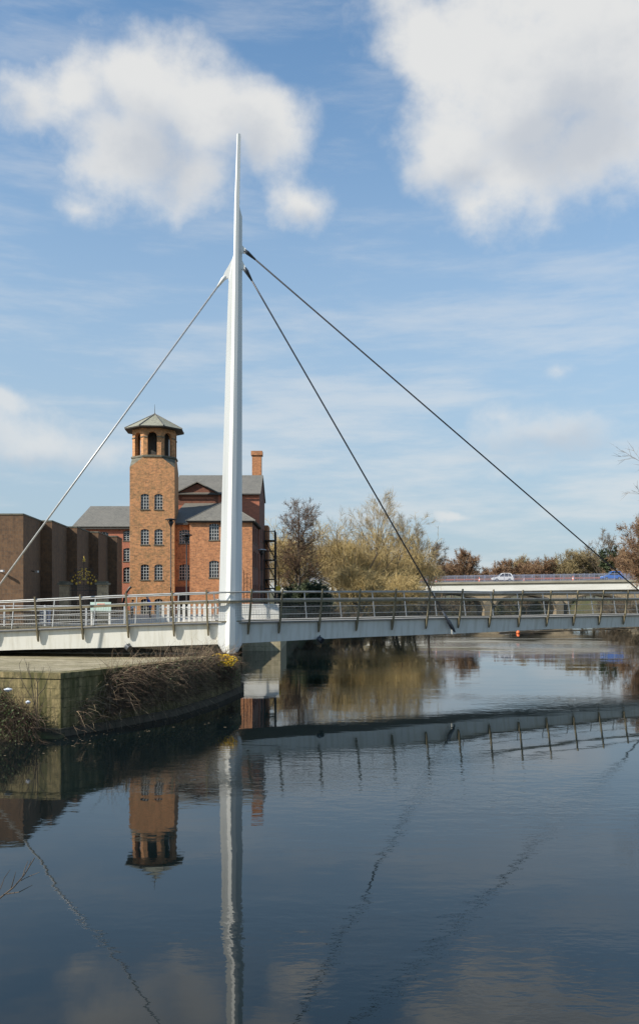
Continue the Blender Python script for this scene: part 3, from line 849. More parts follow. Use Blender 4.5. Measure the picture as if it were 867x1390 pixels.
# small gable roof running into the main slope
yb = BYF + 3.0
mb.slab([(gx0 - .2, BYF - .3, zme - .14), (gxm, BYF - .3, zg + .1), (gxm, yb, zg + .1), (gx0 - .2, yb, zme - .14)][::-1], .1)
mb.slab([(gxm, BYF - .3, zg + .1), (gx1 + .2, BYF - .3, zme - .14), (gx1 + .2, yb, zme - .14), (gxm, yb, zg + .1)][::-1], .1)
part('main_roof', mb, M['slate'], ML)
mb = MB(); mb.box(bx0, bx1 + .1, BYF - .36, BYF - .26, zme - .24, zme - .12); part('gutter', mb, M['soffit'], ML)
# chimney
HYc = 100.0; hx0, hx1 = (342 - CX) * HYc / F, (354.5 - CX) * HYc / F; zh = zf(612, HYc)
mb = MB(); mb.box(hx0, hx1, HYc, HYc + 1.1, GZ0, zh - .5); mb.box(hx0 - .12, hx1 + .12, HYc - .12, HYc + 1.22, zh - .5, zh); part('chimney', mb, M['brick'], ML)
# rear stair block and fire escape
mb = MB(); mb.box(bx1 - 1.5, bx1 + .36, 92.45, 96, GZ0, zf(713, 92.4)); part('stair_block', mb, M['brick'], ML)
mb = MB(); FY = 90.6; fx0, fx1 = (359 - CX) * FY / F, (373 - CX) * FY / F
yl = [721, 733, 748, 759.5, 772, 786, 799, 815]
for x in (fx0, fx1):
    for dy in (0, 2.2): mb.box(x - .06, x + .06, FY + dy - .06, FY + dy + .06, GZ0, zf(720, FY))
for i, y in enumerate(yl):
    z = zf(y, FY)
    if i % 2: mb.box(fx0 - .05, fx1 + .05, FY - .1, FY + 2.3, z - .1, z)
    else: mb.box(fx0 - .05, fx1 + .05, FY - .1, FY - .04, z - .07, z); mb.box(fx1 - .03, fx1 + .03, FY, FY + 2.2, z - .07, z)
for i in (1, 3, 5):
    za, zb_ = zf(yl[i], FY), zf(yl[i + 1] if i + 1 < len(yl) else 825, FY)
    for k in range(9):
        x = fx0 + (fx1 - fx0) * (k + .5) / 9; mb.box(x - .012, x + .012, FY - .08, FY - .06, za, za + 1.05)
    mb.box(fx0, fx1, FY + .9, FY + .96, zb_, zb_ + .08)
for i in range(1, 7, 2):
    za, zb_ = zf(yl[i], FY), zf(yl[min(i + 2, 7)], FY)
    mb.tube([(fx0, FY + 1.2, za), (fx1, FY + 1.2, zb_)], .07, 4)
part('fire_escape', mb, M['black'], ML)
# long left wing
LY = 92.0; lx0 = (105 - CX) * LY / F; lx1 = -14.0; zle = zf(715, LY); 
LW = Wall((lx0, LY), (1, 0)); ops = []
for cx, yt, yb in ((141, 722, 741), (173.5, 720, 734), (173.5, 744, 762), (173.5, 770, 790), (141, 746, 764), (118, 722, 741)):
    u = (cx - CX) * LY / F - lx0; ops.append((u - .5, u + .5, zf(yb, LY), zf(yt, LY), .14))
mb = MB(); LW.panel(mb, 0, lx1 - lx0, GZ0, zle, ops)
mb.poly([(lx0, LY, GZ0), (lx0, LY, zle), (lx0, LY + 8, zle), (lx0, LY + 8, GZ0)]); part('left_wing_wall', mb, M['brick_red'], ML)
for o in ops: LW.window(ML, o, 3, 5)
rz = Vector((lx0 + .35, LY + 4, zf(687, LY + 4)))
mb = MB()
mb.slab([(lx0 - .5, LY - .35, zle), (lx1, LY - .35, zle), (lx1, rz.y, rz.z), rz], .12)
mb.slab([(lx1, LY + 8.3, zle), (lx0 - .5, LY + 8.3, zle), rz, (lx1, rz.y, rz.z)], .12)
mb.slab([(lx0 - .5, LY + 8.3, zle), (lx0 - .5, LY - .35, zle), rz], .12)
part('left_wing_roof', mb, M['slate'], ML)
mb = MB(); mb.box(lx0 - .4, lx1, LY - .3, LY - .02, zle - .28, zle - .14); part('gutter', mb, M['soffit'], ML)

# ------------------------------------------------------------------ brown sawtooth building
BB = thing('brick_building', (-19, 48.2, 3.0), 'windowless brown brick building with sawtooth bays at the left edge', 'building')
zt = 9.39
KB = .935
cors = [(x * KB, y * KB) for x, y in ((-18.0, 51.5), (-17.8, 56.4), (-17.62, 61.6), (-17.42, 66.8), (-17.2, 72.0))]
pl = [(-34, 47.8)]
for i, (x, y) in enumerate(cors):
    pl.append((x, y))
    yn = cors[i + 1][1] if i < 4 else 71.2
    pl.append((x - .50, yn))
pl.append((-34, 71.2))
mb = MB()
for i in range(len(pl)):
    a, b = pl[i], pl[(i + 1) % len(pl)]
    mb.poly([(a[0], a[1], 2.9), (b[0], b[1], 2.9), (b[0], b[1], zt), (a[0], a[1], zt)])
mb.poly([(p[0], p[1], zt) for p in pl])
part('wall', mb, M['brick_brown'], BB)
mb = MB()
for i in range(len(pl) - 1):
    a, b = Vector(pl[i]), Vector(pl[i + 1]); d = (b - a).normalized(); n = Vector((d.y, -d.x))
    a2, b2 = a + n * .03, b + n * .03
    ia, ib = a - n * .35, b - n * .35
    mb.loft([[(a2.x, a2.y, zt + .004 + i * .0015), (a2.x, a2.y, zt + .09 + i * .0015), (ia.x, ia.y, zt + .09 + i * .0015), (ia.x, ia.y, zt + .004 + i * .0015)],
             [(b2.x, b2.y, zt + .004 + i * .0015), (b2.x, b2.y, zt + .09 + i * .0015), (ib.x, ib.y, zt + .09 + i * .0015), (ib.x, ib.y, zt + .004 + i * .0015)]])
part('coping', mb, M['ledge'], BB)
for (x, y, z) in ((-16.85, 49.8, 6.2), (-18.2, 48.05, 6.2)):
    mb = MB(); mb.tube([(x - .1, y + .1, z + .05), (x + .2, y - .12, z), ], .03, 6); cm = part('security_camera', mb, M['black'], BB)
    mb = MB(); X = Matrix.Translation((x + .3, y - .2, z)) @ Matrix.Rotation(R(-40), 4, 'Z'); mb.box(-.15, .15, -.05, .05, -.05, .06, 0, X); part('camera_housing', mb, M['pale_steel'], cm)

# ------------------------------------------------------------------ ornamental gate
GY_ = 51.4
gt = thing('iron_gate', at(114, 850, GY_), 'black iron gate topped with gilded scrolls between two stone piers by the brown building', 'gate')
for px in (88.5, 139.5):
    x = (px - CX) * GY_ / F
    mb = MB(); mb.box(x - .28, x + .28, GY_ - .28, GY_ + .28, 3.0, 5.45); pr = part('pier', mb, M['stone_arch'], gt)
    mb = MB(); mb.box(x - .38, x + .38, GY_ - .38, GY_ + .38, 5.452, 5.57); mb.box(x - .28, x + .28, GY_ - .28, GY_ + .28, 5.572, 5.66); part('cap', mb, M['ledge'], pr)
gx0, gx1 = (95.5 - CX) * GY_ / F, (132.5 - CX) * GY_ / F; gm = (gx0 + gx1) / 2
for a, b in ((gx0, gm - .02), (gm + .02, gx1)):
    mb = MB()
    for k in range(11):
        x = a + (b - a) * k / 10; mb.box(x - .012, x + .012, GY_ - .012, GY_ + .012, 3.08, 5.35)
    for z in (3.15, 4.1, 5.1, 5.3): mb.box(a, b, GY_ - .02, GY_ + .02, z, z + .04)
    part('gate_leaf', mb, M['black'], gt)
mb = MB()
def scroll(cx, cz, r0, turns, ph0, mbx, rad=.03, mir=1):
    pts = []
    for i in range(22):
        f = i / 21; a = ph0 + turns * 2 * math.pi * f; rr_ = r0 * (1 - .8 * f)
        pts.append((cx + mir * rr_ * math.cos(a), GY_, cz + rr_ * math.sin(a)))
    mbx.tube(pts, rad, 4)
ov_ = MB()
for s_ in (-1, 1):
    for (dx, dz, r0) in ((.62, .32, .24), (.34, .55, .26), (.18, 1.0, .17), (.78, .62, .16), (.5, .95, .14)):
        scroll(gm + s_ * dx, 5.35 + dz, r0, 1.3, 1.0, ov_, .018, s_)
for z in (5.40, 5.75): ov_.box(gx0, gx1, GY_ - .02, GY_ + .02, z, z + .04)
ov_.tube([(gm, GY_, 5.4), (gm, GY_, 7.05)], .02, 5)
ovp = part('overthrow', ov_, M['black'], gt)
for s_ in (-1, 1):
    scroll(gm + s_ * .2, 6.12, .17, 1.2, .3, mb, .022, s_); scroll(gm + s_ * .13, 6.36, .10, .8, 1.2, mb, .02, s_)
    for k, (dx, dz) in enumerate(((.36, .92), (.33, .72), (.4, .55), (.27, .5), (.12, 1.02), (.55, .45), (.5, .72), (.64, .62), (.1, .62))): mb.lathe((gm + s_ * dx, GY_ - .03, 5.3 + dz), [(.01, -.05), (.04, -.02), (.045, .03), (.01, .06)], 5)
    for dx, dz in ((.72, .38), (.24, .28), (.45, .22)): mb.lathe((gm + s_ * dx, GY_ - .02, 5.3 + dz), [(.01, -.09), (.075, -.03), (.075, .04), (.01, .1)], 7)
mb.lathe((gm, GY_ - .02, 5.72), [(.02, 0), (.2, .04), (.13, .1), (.02, .15)], 8)
mb.lathe((gm, GY_, 6.86), [(.10, 0), (.06, .06), (.10, .12), (.04, .2), (.012, .34)], 8)
part('gilding', mb, M['gold'], ovp, uv=False)

# ------------------------------------------------------------------ street lamps
def lamp(px, ytop, Y, label):
    b = at(px, 800, Y); zt_ = zf(ytop, Y)
    L = thing('street_lamp', (b.x, Y, 3.0), label, 'street lamp', 'black street lamps round the mill')
    mb = MB(); mb.tube([(b.x, Y, 3.0), (b.x, Y, 3.9), (b.x, Y, 3.95), (b.x, Y, zt_ - .75)], [.09, .085, .055, .045], 8); part('pole', mb, M['black'], L, smooth=True)
    mb = MB()
    for k in range(4):
        a = k * math.pi / 2 + .4; c, s_ = math.cos(a), math.sin(a)
        mb.tube([(b.x, Y, zt_ - .8), (b.x + .3 * c, Y + .3 * s_, zt_ - .12)], .02, 5)
    part('bracket', mb, M['black'], L)
    mb = MB(); mb.lathe((b.x, Y, zt_ - .62), [(.05, 0), (.16, .12), (.2, .3), (.16, .42), (.1, .48)], 12); part('lantern', mb, M['lens'], L, smooth=True)
    mb = MB(); mb.lathe((b.x, Y, zt_ - .14), [(.1, -.02), (.46, .0), (.47, .05), (.3, .1), (.05, .14)], 16); part('hood', mb, M['pale_steel'] if px > 300 else M['black'], L, smooth=True)
lamp(232, 703.5, 68, 'tall black street lamp with a flat hood standing against the tower corner')
lamp(253.3, 724.5, 66, 'black street lamp standing in front of the recessed doorway of the mill')
lamp(355, 745, 80, 'black street lamp with a pale hood before the dark side wall of the mill')

# small things by the mill
mb = MB(); c = at(173, 812, 74)
for i in range(15):
    a = R(100) + R(80) * i / 14
    mb.tube([(c.x + .5 + .95 * math.cos(a), 74, 3.0 + 2.5 * math.sin(a)), (c.x + .5 + .95 * math.cos(a + R(6.2)), 74, 3.0 + 2.5 * math.sin(a + R(6.2)))], .12, 6)
solo('steel_arch', mb, M['black'], (c.x, 74, 3.0), 'dark curved steel arch between the brown building and the tower foot', 'sculpture')
ir = thing('zigzag_sculpture', at(336, 830, 74.5), 'rusty zigzag iron uprights in front of the mill wing, just right of the mast', 'sculpture')
for px in (331, 335.5, 340):
    x = (px - CX) * 74.5 / F
    mb = MB(); mb.tube([(x, 74.5, 2.5), (x, 74.5, zf(774 + (px - 331), 74.5))], .035, 5); part('upright', mb, M['iron_rust'], ir)
for i in range(7):
    z = 4.2 + i * .38; xa, xb = (331 - CX) * 74.5 / F, (340 - CX) * 74.5 / F
    mb = MB(); mb.tube([(xa, 74.46, z), ((xa + xb) / 2, 74.46, z + .22), (xb, 74.46, z)], .022, 4); part('brace', mb, M['iron_rust'], ir)
b = at(377.5, 799, 86)
yy = thing('yellow_box', (b.x, 86, 2.6), 'yellow cabinet on a dark post just right of the fire escape', 'cabinet')
mb = MB(); mb.box(b.x - .22, b.x + .22, 86, 86.3, zf(802.5, 86), zf(795.5, 86)); part('cabinet', mb, M['yellow'], yy)
mb = MB(); mb.box(b.x - .05, b.x + .05, 86.1, 86.2, 2.4, zf(803, 86)); part('post', mb, M['black'], yy)

# ------------------------------------------------------------------ road bridge, stone bridge, cars
RBX0, RBX1 = -8.0, 100.0
def rby(x): return 176.0 - (x - 24) * .10
def rbz(x): return 6.95 + (x - 24) * .012
RBR = thing('road_bridge', (45, 174, 0), 'long white girder road bridge with blue-grey railings across the river in the distance', 'bridge')
xs2 = list(np.arange(RBX0, RBX1 + 1, 4.0))
def strip(o0, o1, z0, z1):
    mb = MB(); mb.loft([[(x, rby(x) + o0, rbz(x) + z0), (x, rby(x) + o0, rbz(x) + z1), (x, rby(x) + o1, rbz(x) + z1), (x, rby(x) + o1, rbz(x) + z0)] for x in xs2]); return mb
part('deck_girder', strip(0, 9.5, -1.85, -.62), M['road_white'], RBR)
part('parapet_ledge', strip(-.14, .35, -.30, .12), M['bridge_concrete'], RBR); part('string_course', strip(-.04, .35, -.618, -.302), M['ledge'], RBR)
part('far_ledge', strip(9.2, 10, -.618, .12), M['concrete'], RBR)
mb = MB(); mb.loft([[(x, rby(x) + .36, rbz(x) - .1), (x, rby(x) + .36, rbz(x)), (x, rby(x) + 9.19, rbz(x)), (x, rby(x) + 9.19, rbz(x) - .1)] for x in xs2])
solo('road', mb, M['asphalt'], kind='structure')
for name, o in (('railing', -.1), ('railing', 9.6)):
    mb = MB(); n = 0
    for x in np.arange(RBX0, RBX1, .22):
        mb.box(x - .022, x + .022, rby(x) + o - .02, rby(x) + o + .02, rbz(x) + .2, rbz(x) + 1.38)
    mb.loft([[(x, rby(x) + o - .04, rbz(x) + 1.38), (x, rby(x) + o - .04, rbz(x) + 1.46), (x, rby(x) + o + .04, rbz(x) + 1.46), (x, rby(x) + o + .04, rbz(x) + 1.38)] for x in xs2])
    mb.loft([[(x, rby(x) + o - .03, rbz(x) + .14), (x, rby(x) + o - .03, rbz(x) + .2), (x, rby(x) + o + .03, rbz(x) + .2), (x, rby(x) + o + .03, rbz(x) + .14)] for x in xs2])
    rlp = part(name, mb, M['blue_rail'], RBR, uv=False)
    mb = MB()
    for x in np.arange(RBX0, RBX1, 2.0):
        mb.box(x - .05, x + .05, rby(x) + o - .05, rby(x) + o + .05, rbz(x) + .12, rbz(x) + 1.55)
    part('posts', mb, M['blue_rail'], rlp, uv=False)
# stone arch bridge below/behind
SB = thing('stone_bridge', (45, 175, 0), 'old brown stone arch bridge seen below the white road bridge', 'bridge')
mb = MB(); SY = 187.0;  pier = [6.2, 20.7, 35.2, 49.7, 64.2, 78.7]
def sy(x): return rby(x) + .7
def span(x0, x1, dep):
    n = 16; a = x0 + 1.0; b = x1 - 1.0
    def zt1(x): return rbz(x) - 1.86
    pts = [(a + (b - a) * i / n, 1.5 + 2.85 * math.sqrt(max(0, 1 - (2 * i / n - 1) ** 2))) for i in range(n + 1)]
    for (xa, za), (xb, zb_) in zip(pts[:-1], pts[1:]):
        ya, yb = sy(xa), sy(xb)
        mb.poly([(xa, ya, za), (xb, yb, zb_), (xb, yb, zt1(xb)), (xa, ya, zt1(xa))]); mb.poly([(xb, yb + dep, zb_), (xa, ya + dep, za), (xa, ya + dep, zt1(xa)), (xb, yb + dep, zt1(xb))])
        mb.poly([(xa, ya, za), (xa, ya + dep, za), (xb, yb + dep, zb_), (xb, yb, zb_)])
    for xa, xb in ((x0, a), (b, x1)):
        mb.loft([[(xa, sy(xa), -1.2), (xb, sy(xb), -1.2), (xb, sy(xb) + dep, -1.2), (xa, sy(xa) + dep, -1.2)], [(xa, sy(xa), zt1(xa)), (xb, sy(xb), zt1(xb)), (xb, sy(xb) + dep, zt1(xb)), (xa, sy(xa) + dep, zt1(xa))]])
    ring = MB()
    q = [(x, z) for x, z in pts]; o = [(x + (x - (a + b) / 2) * .05, z + .32) for x, z in pts]
    ring.loft([[(x, sy(x) - d, z) for x, z in q] + [(x, sy(x) - d, min(z, zt1(x))) for x, z in reversed(o)] for d in (.0, .06)])
    return ring
rings_ = [span(a, b, 8.3) for a, b in zip(pier[:-1], pier[1:])]
part('arches', mb, M['stone_arch'], SB)
for r_ in rings_: part('arch_ring', r_, M['stone_dark'], SB)
for x in pier[1:-1]:
    SY = sy(x); mb = MB(); mb.loft([[(x - 1.05, SY - .01, -1), (x, SY - 1.6, -1), (x + 1.05, SY - .01, -1)], [(x - 1.05, SY - .01, 2.6), (x, SY - 1.6, 2.6), (x + 1.05, SY - .01, 2.6)], [(x - .3, SY - .01, 3.3), (x, SY - .2, 3.3), (x + .3, SY - .01, 3.3)]])
    part('cutwater', mb, M['stone_dark'], SB)
def car(px, body_mat, label, direction=-1, tall=1.0, off=2.6):
    x = (px - CX) * (rby(45) + off) / F; y = rby(x) + off; z = rbz(x) + .12
    root = thing('parked_car' if False else 'car', (x, y, z), label, 'car')
    S_ = -direction
    low = [(-2.1, .35), (-2.15, .62), (-1.95, .80), (-1.15, .95), (-.75, 1.0), (1.75, 1.02), (2.1, .95), (2.15, .5), (2.08, .32)]
    cab = [(-1.05, .98), (-.25, 1.46 * tall), (.2, 1.53 * tall), (1.35, 1.5 * tall), (1.75, 1.40 * tall), (2.02, 1.0)]
    mb = MB()
    def ext(prof, w0, w1):
        r = [[(x - S_ * -a * 1.0, y + s * (w1 if zz > 1.2 else w0), z + zz) for a, zz in prof] for s in (-1, 1)]
        mb.loft(r)
    ext(low, .86, .86); ext(cab, .80, .68)
    part('body', mb, body_mat, root, smooth=False)
    for s in (-1, 1):
        for prof in ([(-.78, 1.03), (-.2, 1.40 * tall), (.25, 1.45 * tall), (.25, 1.03)], [(.33, 1.03), (.33, 1.45 * tall), (1.1, 1.43 * tall), (1.1, 1.03)], [(1.18, 1.03), (1.18, 1.42 * tall), (1.5, 1.38 * tall), (1.75, 1.05)]):
            mb = MB(); yo = [.815 if zz < 1.1 else .70 for _, zz in prof]
            mb.poly([(x + S_ * a, y + s * o_, z + zz) for (a, zz), o_ in zip(prof, yo)]); part('side_window', mb, M['glass'], root, uv=False)
        for a in (-1.35, 1.3):
            mb = MB(); c = Vector((x + S_ * a, y + s * .78, z + .32)); mb.tube([c - Vector((0, .1, 0)), c + Vector((0, .1, 0))], .32, 14); wh = part('wheel', mb, M['tyre'], root, uv=False)
            mb = MB(); mb.tube([c + Vector((0, s * .1, 0)), c + Vector((0, s * .115, 0))], .2, 10); part('rim', mb, M['rim'], wh, uv=False)
        mb = MB(); mb.box(x + S_ * -2.14 - .05, x + S_ * -2.14 + .05, y + s * .62 - .17, y + s * .62 + .17, z + .62, z + .76); part('headlight', mb, M['lamp'], root, uv=False)
        mb = MB(); mb.box(x + S_ * 2.12 - .05, x + S_ * 2.12 + .05, y + s * .7 - .1, y + s * .7 + .1, z + .65, z + .95); part('tail_light', mb, M['redlamp'], root, uv=False)
    mb = MB(); q = [(-1.0, 1.01), (-.3, 1.44 * tall)]
    mb.poly([(x + S_ * (q[0][0] - .02), y - .7, z + q[0][1]), (x + S_ * (q[0][0] - .02), y + .7, z + q[0][1]), (x + S_ * (q[1][0] - .02), y + .62, z + q[1][1]), (x + S_ * (q[1][0] - .02), y - .62, z + q[1][1])]); part('windscreen', mb, M['glass'], root, uv=False)
car(682.5, M['car_white'], 'white hatchback car driving on the distant road bridge', -1, 1.16)
car(826.5, M['car_blue'], 'bright blue car driving on the right of the distant road bridge', -1, 1.2)
mb = MB(); mb.loft([[(x, rby(x) + 8.7, rbz(x) + .55), (x, rby(x) + 8.7, rbz(x) + .88), (x, rby(x) + 8.8, rbz(x) + .88), (x, rby(x) + 8.8, rbz(x) + .55)] for x in np.arange(20, 66, 2.0)])
solo('road_barrier', mb, M['red_barrier'], (30, 184, rbz(30)), 'long thin red barrier rail along the far side of the road bridge, behind the cars', 'barrier')
def cone(px, label):
    x = (px - CX) * 174 / F; y = rby(x) + 1.0; z = rbz(x)
    c = thing('traffic_cone', (x, y, z), label, 'traffic cone', 'orange traffic cones on the road bridge')
    mb = MB(); mb.lathe((x, y, z + .05), [(.22, 0), (.06, .95), (.02, 1.0)], 10); part('cone', mb, M['orange'], c, uv=False)
    mb = MB(); mb.box(x - .3, x + .3, y - .3, y + .3, z + .004, z + .05); part('base', mb, M['orange'], c, uv=False)
    mb = MB(); mb.lathe((x, y, z + .45), [(.17, 0), (.125, .25), ], 10); part('sleeve', mb, M['whitecloth'], c, uv=False)
cone(594.5, 'orange traffic cone at the left end of the road bridge, nearest the bare riverside trees')
cone(653, 'orange traffic cone on the road bridge just left of the white car')
cone(713, 'orange traffic cone on the road bridge just right of the white car')
cone(778, 'orange traffic cone on the road bridge left of the blue car')

# buoy and floating boom
b = at(703, 860, 102.7)
bo = thing('buoy', (b.x, b.y, 0), 'small orange buoy floating beyond the footbridge on the right', 'buoy')
mb = MB(); mb.lathe((b.x, b.y, -.1), [(.03, 0), (.2, .1), (.23, .24), (.16, .4), (.04, .46)], 12); part('float', mb, M['orange'], bo, smooth=True)
mb = MB(); mb.tube([(b.x, b.y, .34), (b.x, b.y, .48)], .05, 6); part('ring', mb, M['black'], bo)
mb = MB(); rng = random.Random(5); pts = []
for i in range(30):
    f = i / 29; pts.append((b.x - 2.2 + 26 * f, b.y + .7 + 17 * f + .5 * math.sin(f * 9), .03 + rng.uniform(-.015, .03)))
mb.tube(pts, [.05 + rng.uniform(0, .05) for _ in pts], 6)
solo('floating_boom', mb, M['scrub'], (b.x + 5, b.y + 5, 0), 'thin dark floating boom trailing right from the orange buoy', 'boom')

# ------------------------------------------------------------------ trees
def rdir(rng):
    v = Vector((rng.gauss(0, 1), rng.gauss(0, 1), rng.gauss(0, 1)))
    return v.normalized() if v.length > 1e-4 else Vector((0, 0, 1))
def grow(T, Cm, p, d, L, r, lev, c, rng):
    n = (7, 5, 4, 3)[min(lev, 3)]
    pts = [p.copy()]; rad = [r]; dd = d.copy()
    for i in range(n):
        dd = (dd + rdir(rng) * c['jit'][lev] + Vector((0, 0, c['up'][lev]))).normalized()
        p = p + dd * (L / n); pts.append(p.copy()); rad.append(max(c['rmin'], r * (1 - (i + 1) / n * .78)))
    (T if lev <= c.get('tl', 0) else Cm).tube(pts, rad, (8, 6, 4, 3)[min(lev, 3)], 0, cap=False)
    last = lev >= c['lev']
    if not last:
        m = c['n'][lev]
        for k in range(m):
            f = c['st'][lev] + (1 - c['st'][lev]) * (k + rng.random()) / m
            f = min(f, .99); i = int(f * n); g = f * n - i
            q = pts[i].lerp(pts[i + 1], g); td = (pts[i + 1] - pts[i]).normalized()
            ax = td.cross(rdir(rng)); ax = ax.normalized() if ax.length > 1e-3 else td.orthogonal()
            an = R(rng.uniform(*c['ang'][lev])); nd = (td * math.cos(an) + ax * math.sin(an)).normalized()
            ln = L * c['ratio'][lev] * rng.uniform(.7, 1.15) * (1.15 - c.get('cone', .55) * f)
            grow(T, Cm, q, nd, ln, max(c['rmin'], (rad[i] * (1 - g) + rad[i + 1] * g) * .62), lev + 1, c, rng)
    if lev >= c['lev'] - 1:
        for k in range(c['tw'] if last else c['tw'] // 2):
            f = rng.uniform(.15, 1); i = min(n - 1, int(f * n)); q = pts[i].lerp(pts[i + 1], f * n - i)
            td = (pts[i + 1] - pts[i]).normalized(); nd = (td + rdir(rng) * .85 + Vector((0, 0, c.get('twup', .15)))).normalized()
            ln = c['tl_'] * rng.uniform(.5, 1.2)
            Cm.ribbon(q, nd, ln, c['tww'], rng, 0, c.get('sag', 0) * ln)
            if rng.random() < c.get('leafp', 0):
                for _ in range(c.get('leafn', 2)):
                    Cm.leaf(q + nd * ln * rng.uniform(.3, 1) + rdir(rng) * .1, c['leafs'] * rng.uniform(.6, 1.3), rng, 1)
def tree(name, loc, H, cfg, seed, trunk_mat, crown_mats, label, stems=1, lean=0.1, group=None, r=None, cat='tree', trunkf=.8):
    rng = random.Random(seed); L = Vector(loc)
    root = thing(name, loc, label, cat, group)
    T, Cm = MB(), MB(); Cm_m = crown_mats if isinstance(crown_mats, list) else [crown_mats]
    for s in range(stems):
        d = Vector((rng.uniform(-1, 1) * lean, rng.uniform(-1, 1) * lean, 1)).normalized()
        off = Vector((rng.uniform(-.6, .6), rng.uniform(-.4, .4), -.3)) if stems > 1 else Vector((0, 0, -.3))
        grow(T, Cm, L + off, d, H * trunkf * rng.uniform(.9, 1.0), (r or H * .017) * (1 if stems == 1 else .75), 0, cfg, rng)
    part('trunk', T, trunk_mat, root, uv=False, smooth=True); part('crown', Cm, Cm_m, root, uv=False)
    return root
ALDER = dict(lev=2, n=[26, 6], st=[.18, .2], ang=[(45, 80), (30, 60)], ratio=[.26, .5], jit=[.05, .16, .2], up=[.03, .05, .03], rmin=.012, tw=11, tl_=.75, tww=.03, leafp=.6, leafn=2, leafs=.12, cone=.45)
BROAD = dict(lev=3, n=[9, 6, 5], st=[.3, .25, .2], ang=[(18, 42), (25, 50), (25, 55)], ratio=[.72, .55, .5], jit=[.08, .12, .16, .2], up=[.03, .05, .04, .03], rmin=.012, tw=8, tl_=1.0, tww=.024, cone=.5, tl=1)
RUSSET = dict(lev=2, n=[16, 8], st=[.15, .15], ang=[(25, 65), (30, 65)], ratio=[.58, .5], jit=[.08, .16, .2], up=[.04, .07, .03], rmin=.02, tw=20, tl_=1.1, tww=.07, leafp=.7, leafn=2, leafs=.22, cone=.5)
OLIVE = dict(RUSSET, leafp=.25, tww=.06, up=[.04, .14, .1])
SCRUB = dict(lev=1, n=[10], st=[.05], ang=[(20, 60)], ratio=[.6], jit=[.16, .22], up=[.03, .02], rmin=.008, tw=16, tl_=.7, tww=.03, cone=.4)

def base(px, Y, z=2.9): return ((px - CX) * Y / F, Y, z)
tree('alder_tree', base(403, 108), 13.9, ALDER, 11, M['bark_dark'], [M['twig_alder'], M['cone']], 'tall dark alder with three trunks and cone-hung twigs right of the fire escape', stems=3, lean=.05, r=.16, trunkf=.94)
tree('bare_tree', base(514, 140, 2.5), 17.0, dict(BROAD, n=[14, 8, 7], st=[.15, .2, .2], ang=[(14, 44), (22, 45), (25, 50)], tw=9), 42, M['bark'], M['twig_pale'], 'tall bare fan-shaped tree with pale twigs rising above the yellow willows', r=.36, lean=.05, trunkf=.8)
tree('bare_tree', base(544, 146, 2.5), 16.2, dict(BROAD, n=[11, 7, 6], st=[.2, .2, .2], ang=[(20, 48), (22, 45), (25, 50)], tw=8), 77, M['bark'], M['twig_pale'], 'bare tree leaning right out of the willows towards the road bridge', r=.3, lean=.12, trunkf=.78)
tree('bare_tree', base(582, 158, 2.6), 11.6, dict(BROAD, tww=.045), 9, M['bark_dark'], M['twig_grey'], 'round dark grey bare tree at the right end of the willows', r=.26, trunkf=.78)
tree('bare_tree', base(446, 128, 2.6), 12.5, BROAD, 23, M['bark'], M['twig_pale'], 'slender pale bare tree between the alder and the willows', r=.16, trunkf=.8)
tree('bare_tree', base(420, 135, 2.8), 11, dict(BROAD, tww=.04), 31, M['bark'], M['twig_grey'], 'grey bare tree standing close behind the right side of the dark alder', r=.18, trunkf=.7)

def willow(loc, H, rad, seed, label, nst=5600, mats=None):
    H *= 1.12; rng = random.Random(seed); L = Vector(loc)
    root = thing('willow_tree', loc, label, 'tree', 'yellow twigged willows on the left river bank')
    T, Cm = MB(), MB()
    c = dict(lev=2, n=[9, 5], st=[.2, .3], ang=[(20, 60), (20, 55)], ratio=[.75, .55], jit=[.1, .15, .2], up=[.04, .06, .0], rmin=.025, tw=6, tl_=1.4, tww=.035, cone=.5, sag=.15, tl=1)
    for s in range(4):
        d = Vector((rng.uniform(-.5, .5), rng.uniform(-.5, .5), 1)).normalized()
        grow(T, Cm, L + Vector((rng.uniform(-1, 1), rng.uniform(-1, 1), -.3)), d, H * .8, .2, 0, c, rng)
    lobes = [(Vector((rng.uniform(-.55, .55) * rad, rng.uniform(-.5, .5) * rad, H * rng.uniform(.3, .74))), rad * rng.uniform(.3, .55)) for _ in range(12)]
    for k in range(nst):
        ctr, lr = rng.choice(lobes)
        d = rdir(rng); d.z = abs(d.z) * .9 + .1 if rng.random() < .75 else d.z
        p = L + ctr + Vector((d.x * lr, d.y * lr, d.z * lr * .95)) * rng.uniform(.45, 1.02)
        if p.z < L.z + .2: continue
        nd = (Vector((d.x, d.y, .2)) * rng.uniform(.2, .9) + Vector((0, 0, rng.uniform(-1.0, .8))) + rdir(rng) * .4).normalized()
        Cm.ribbon(p, nd, rng.uniform(.7, 2.2), .033, rng, 0, rng.uniform(.1, .8))
    part('trunk', T, M['bark_dark'], root, uv=False, smooth=True); part('crown', Cm, mats or M['twig_willow'], root, uv=False)
    return root
willow(base(470, 128, 2.2), 11.2, 5.4, 1, 'yellow willow nearest the dark alder, at the left of the willow clump')
willow(base(512, 132, 2.0), 11.0, 6.0, 2, 'yellow willow in the middle of the clump under the tall bare tree')
willow(base(553, 138, 2.0), 11.2, 6.4, 3, 'yellow willow at the right of the clump, where the long cable meets the bridge')
willow(base(492, 112, 1.4), 6.0, 4.2, 4, 'low yellow willow at the water edge in front of the clump')
willow(base(536, 118, 1.2), 5.6, 4.6, 6, 'low spreading willow overhanging the water right of the others')
willow(base(384, 128, 2.8), 10.5, 4.4, 5, 'yellow-green willow behind the fire escape and the dark alder')

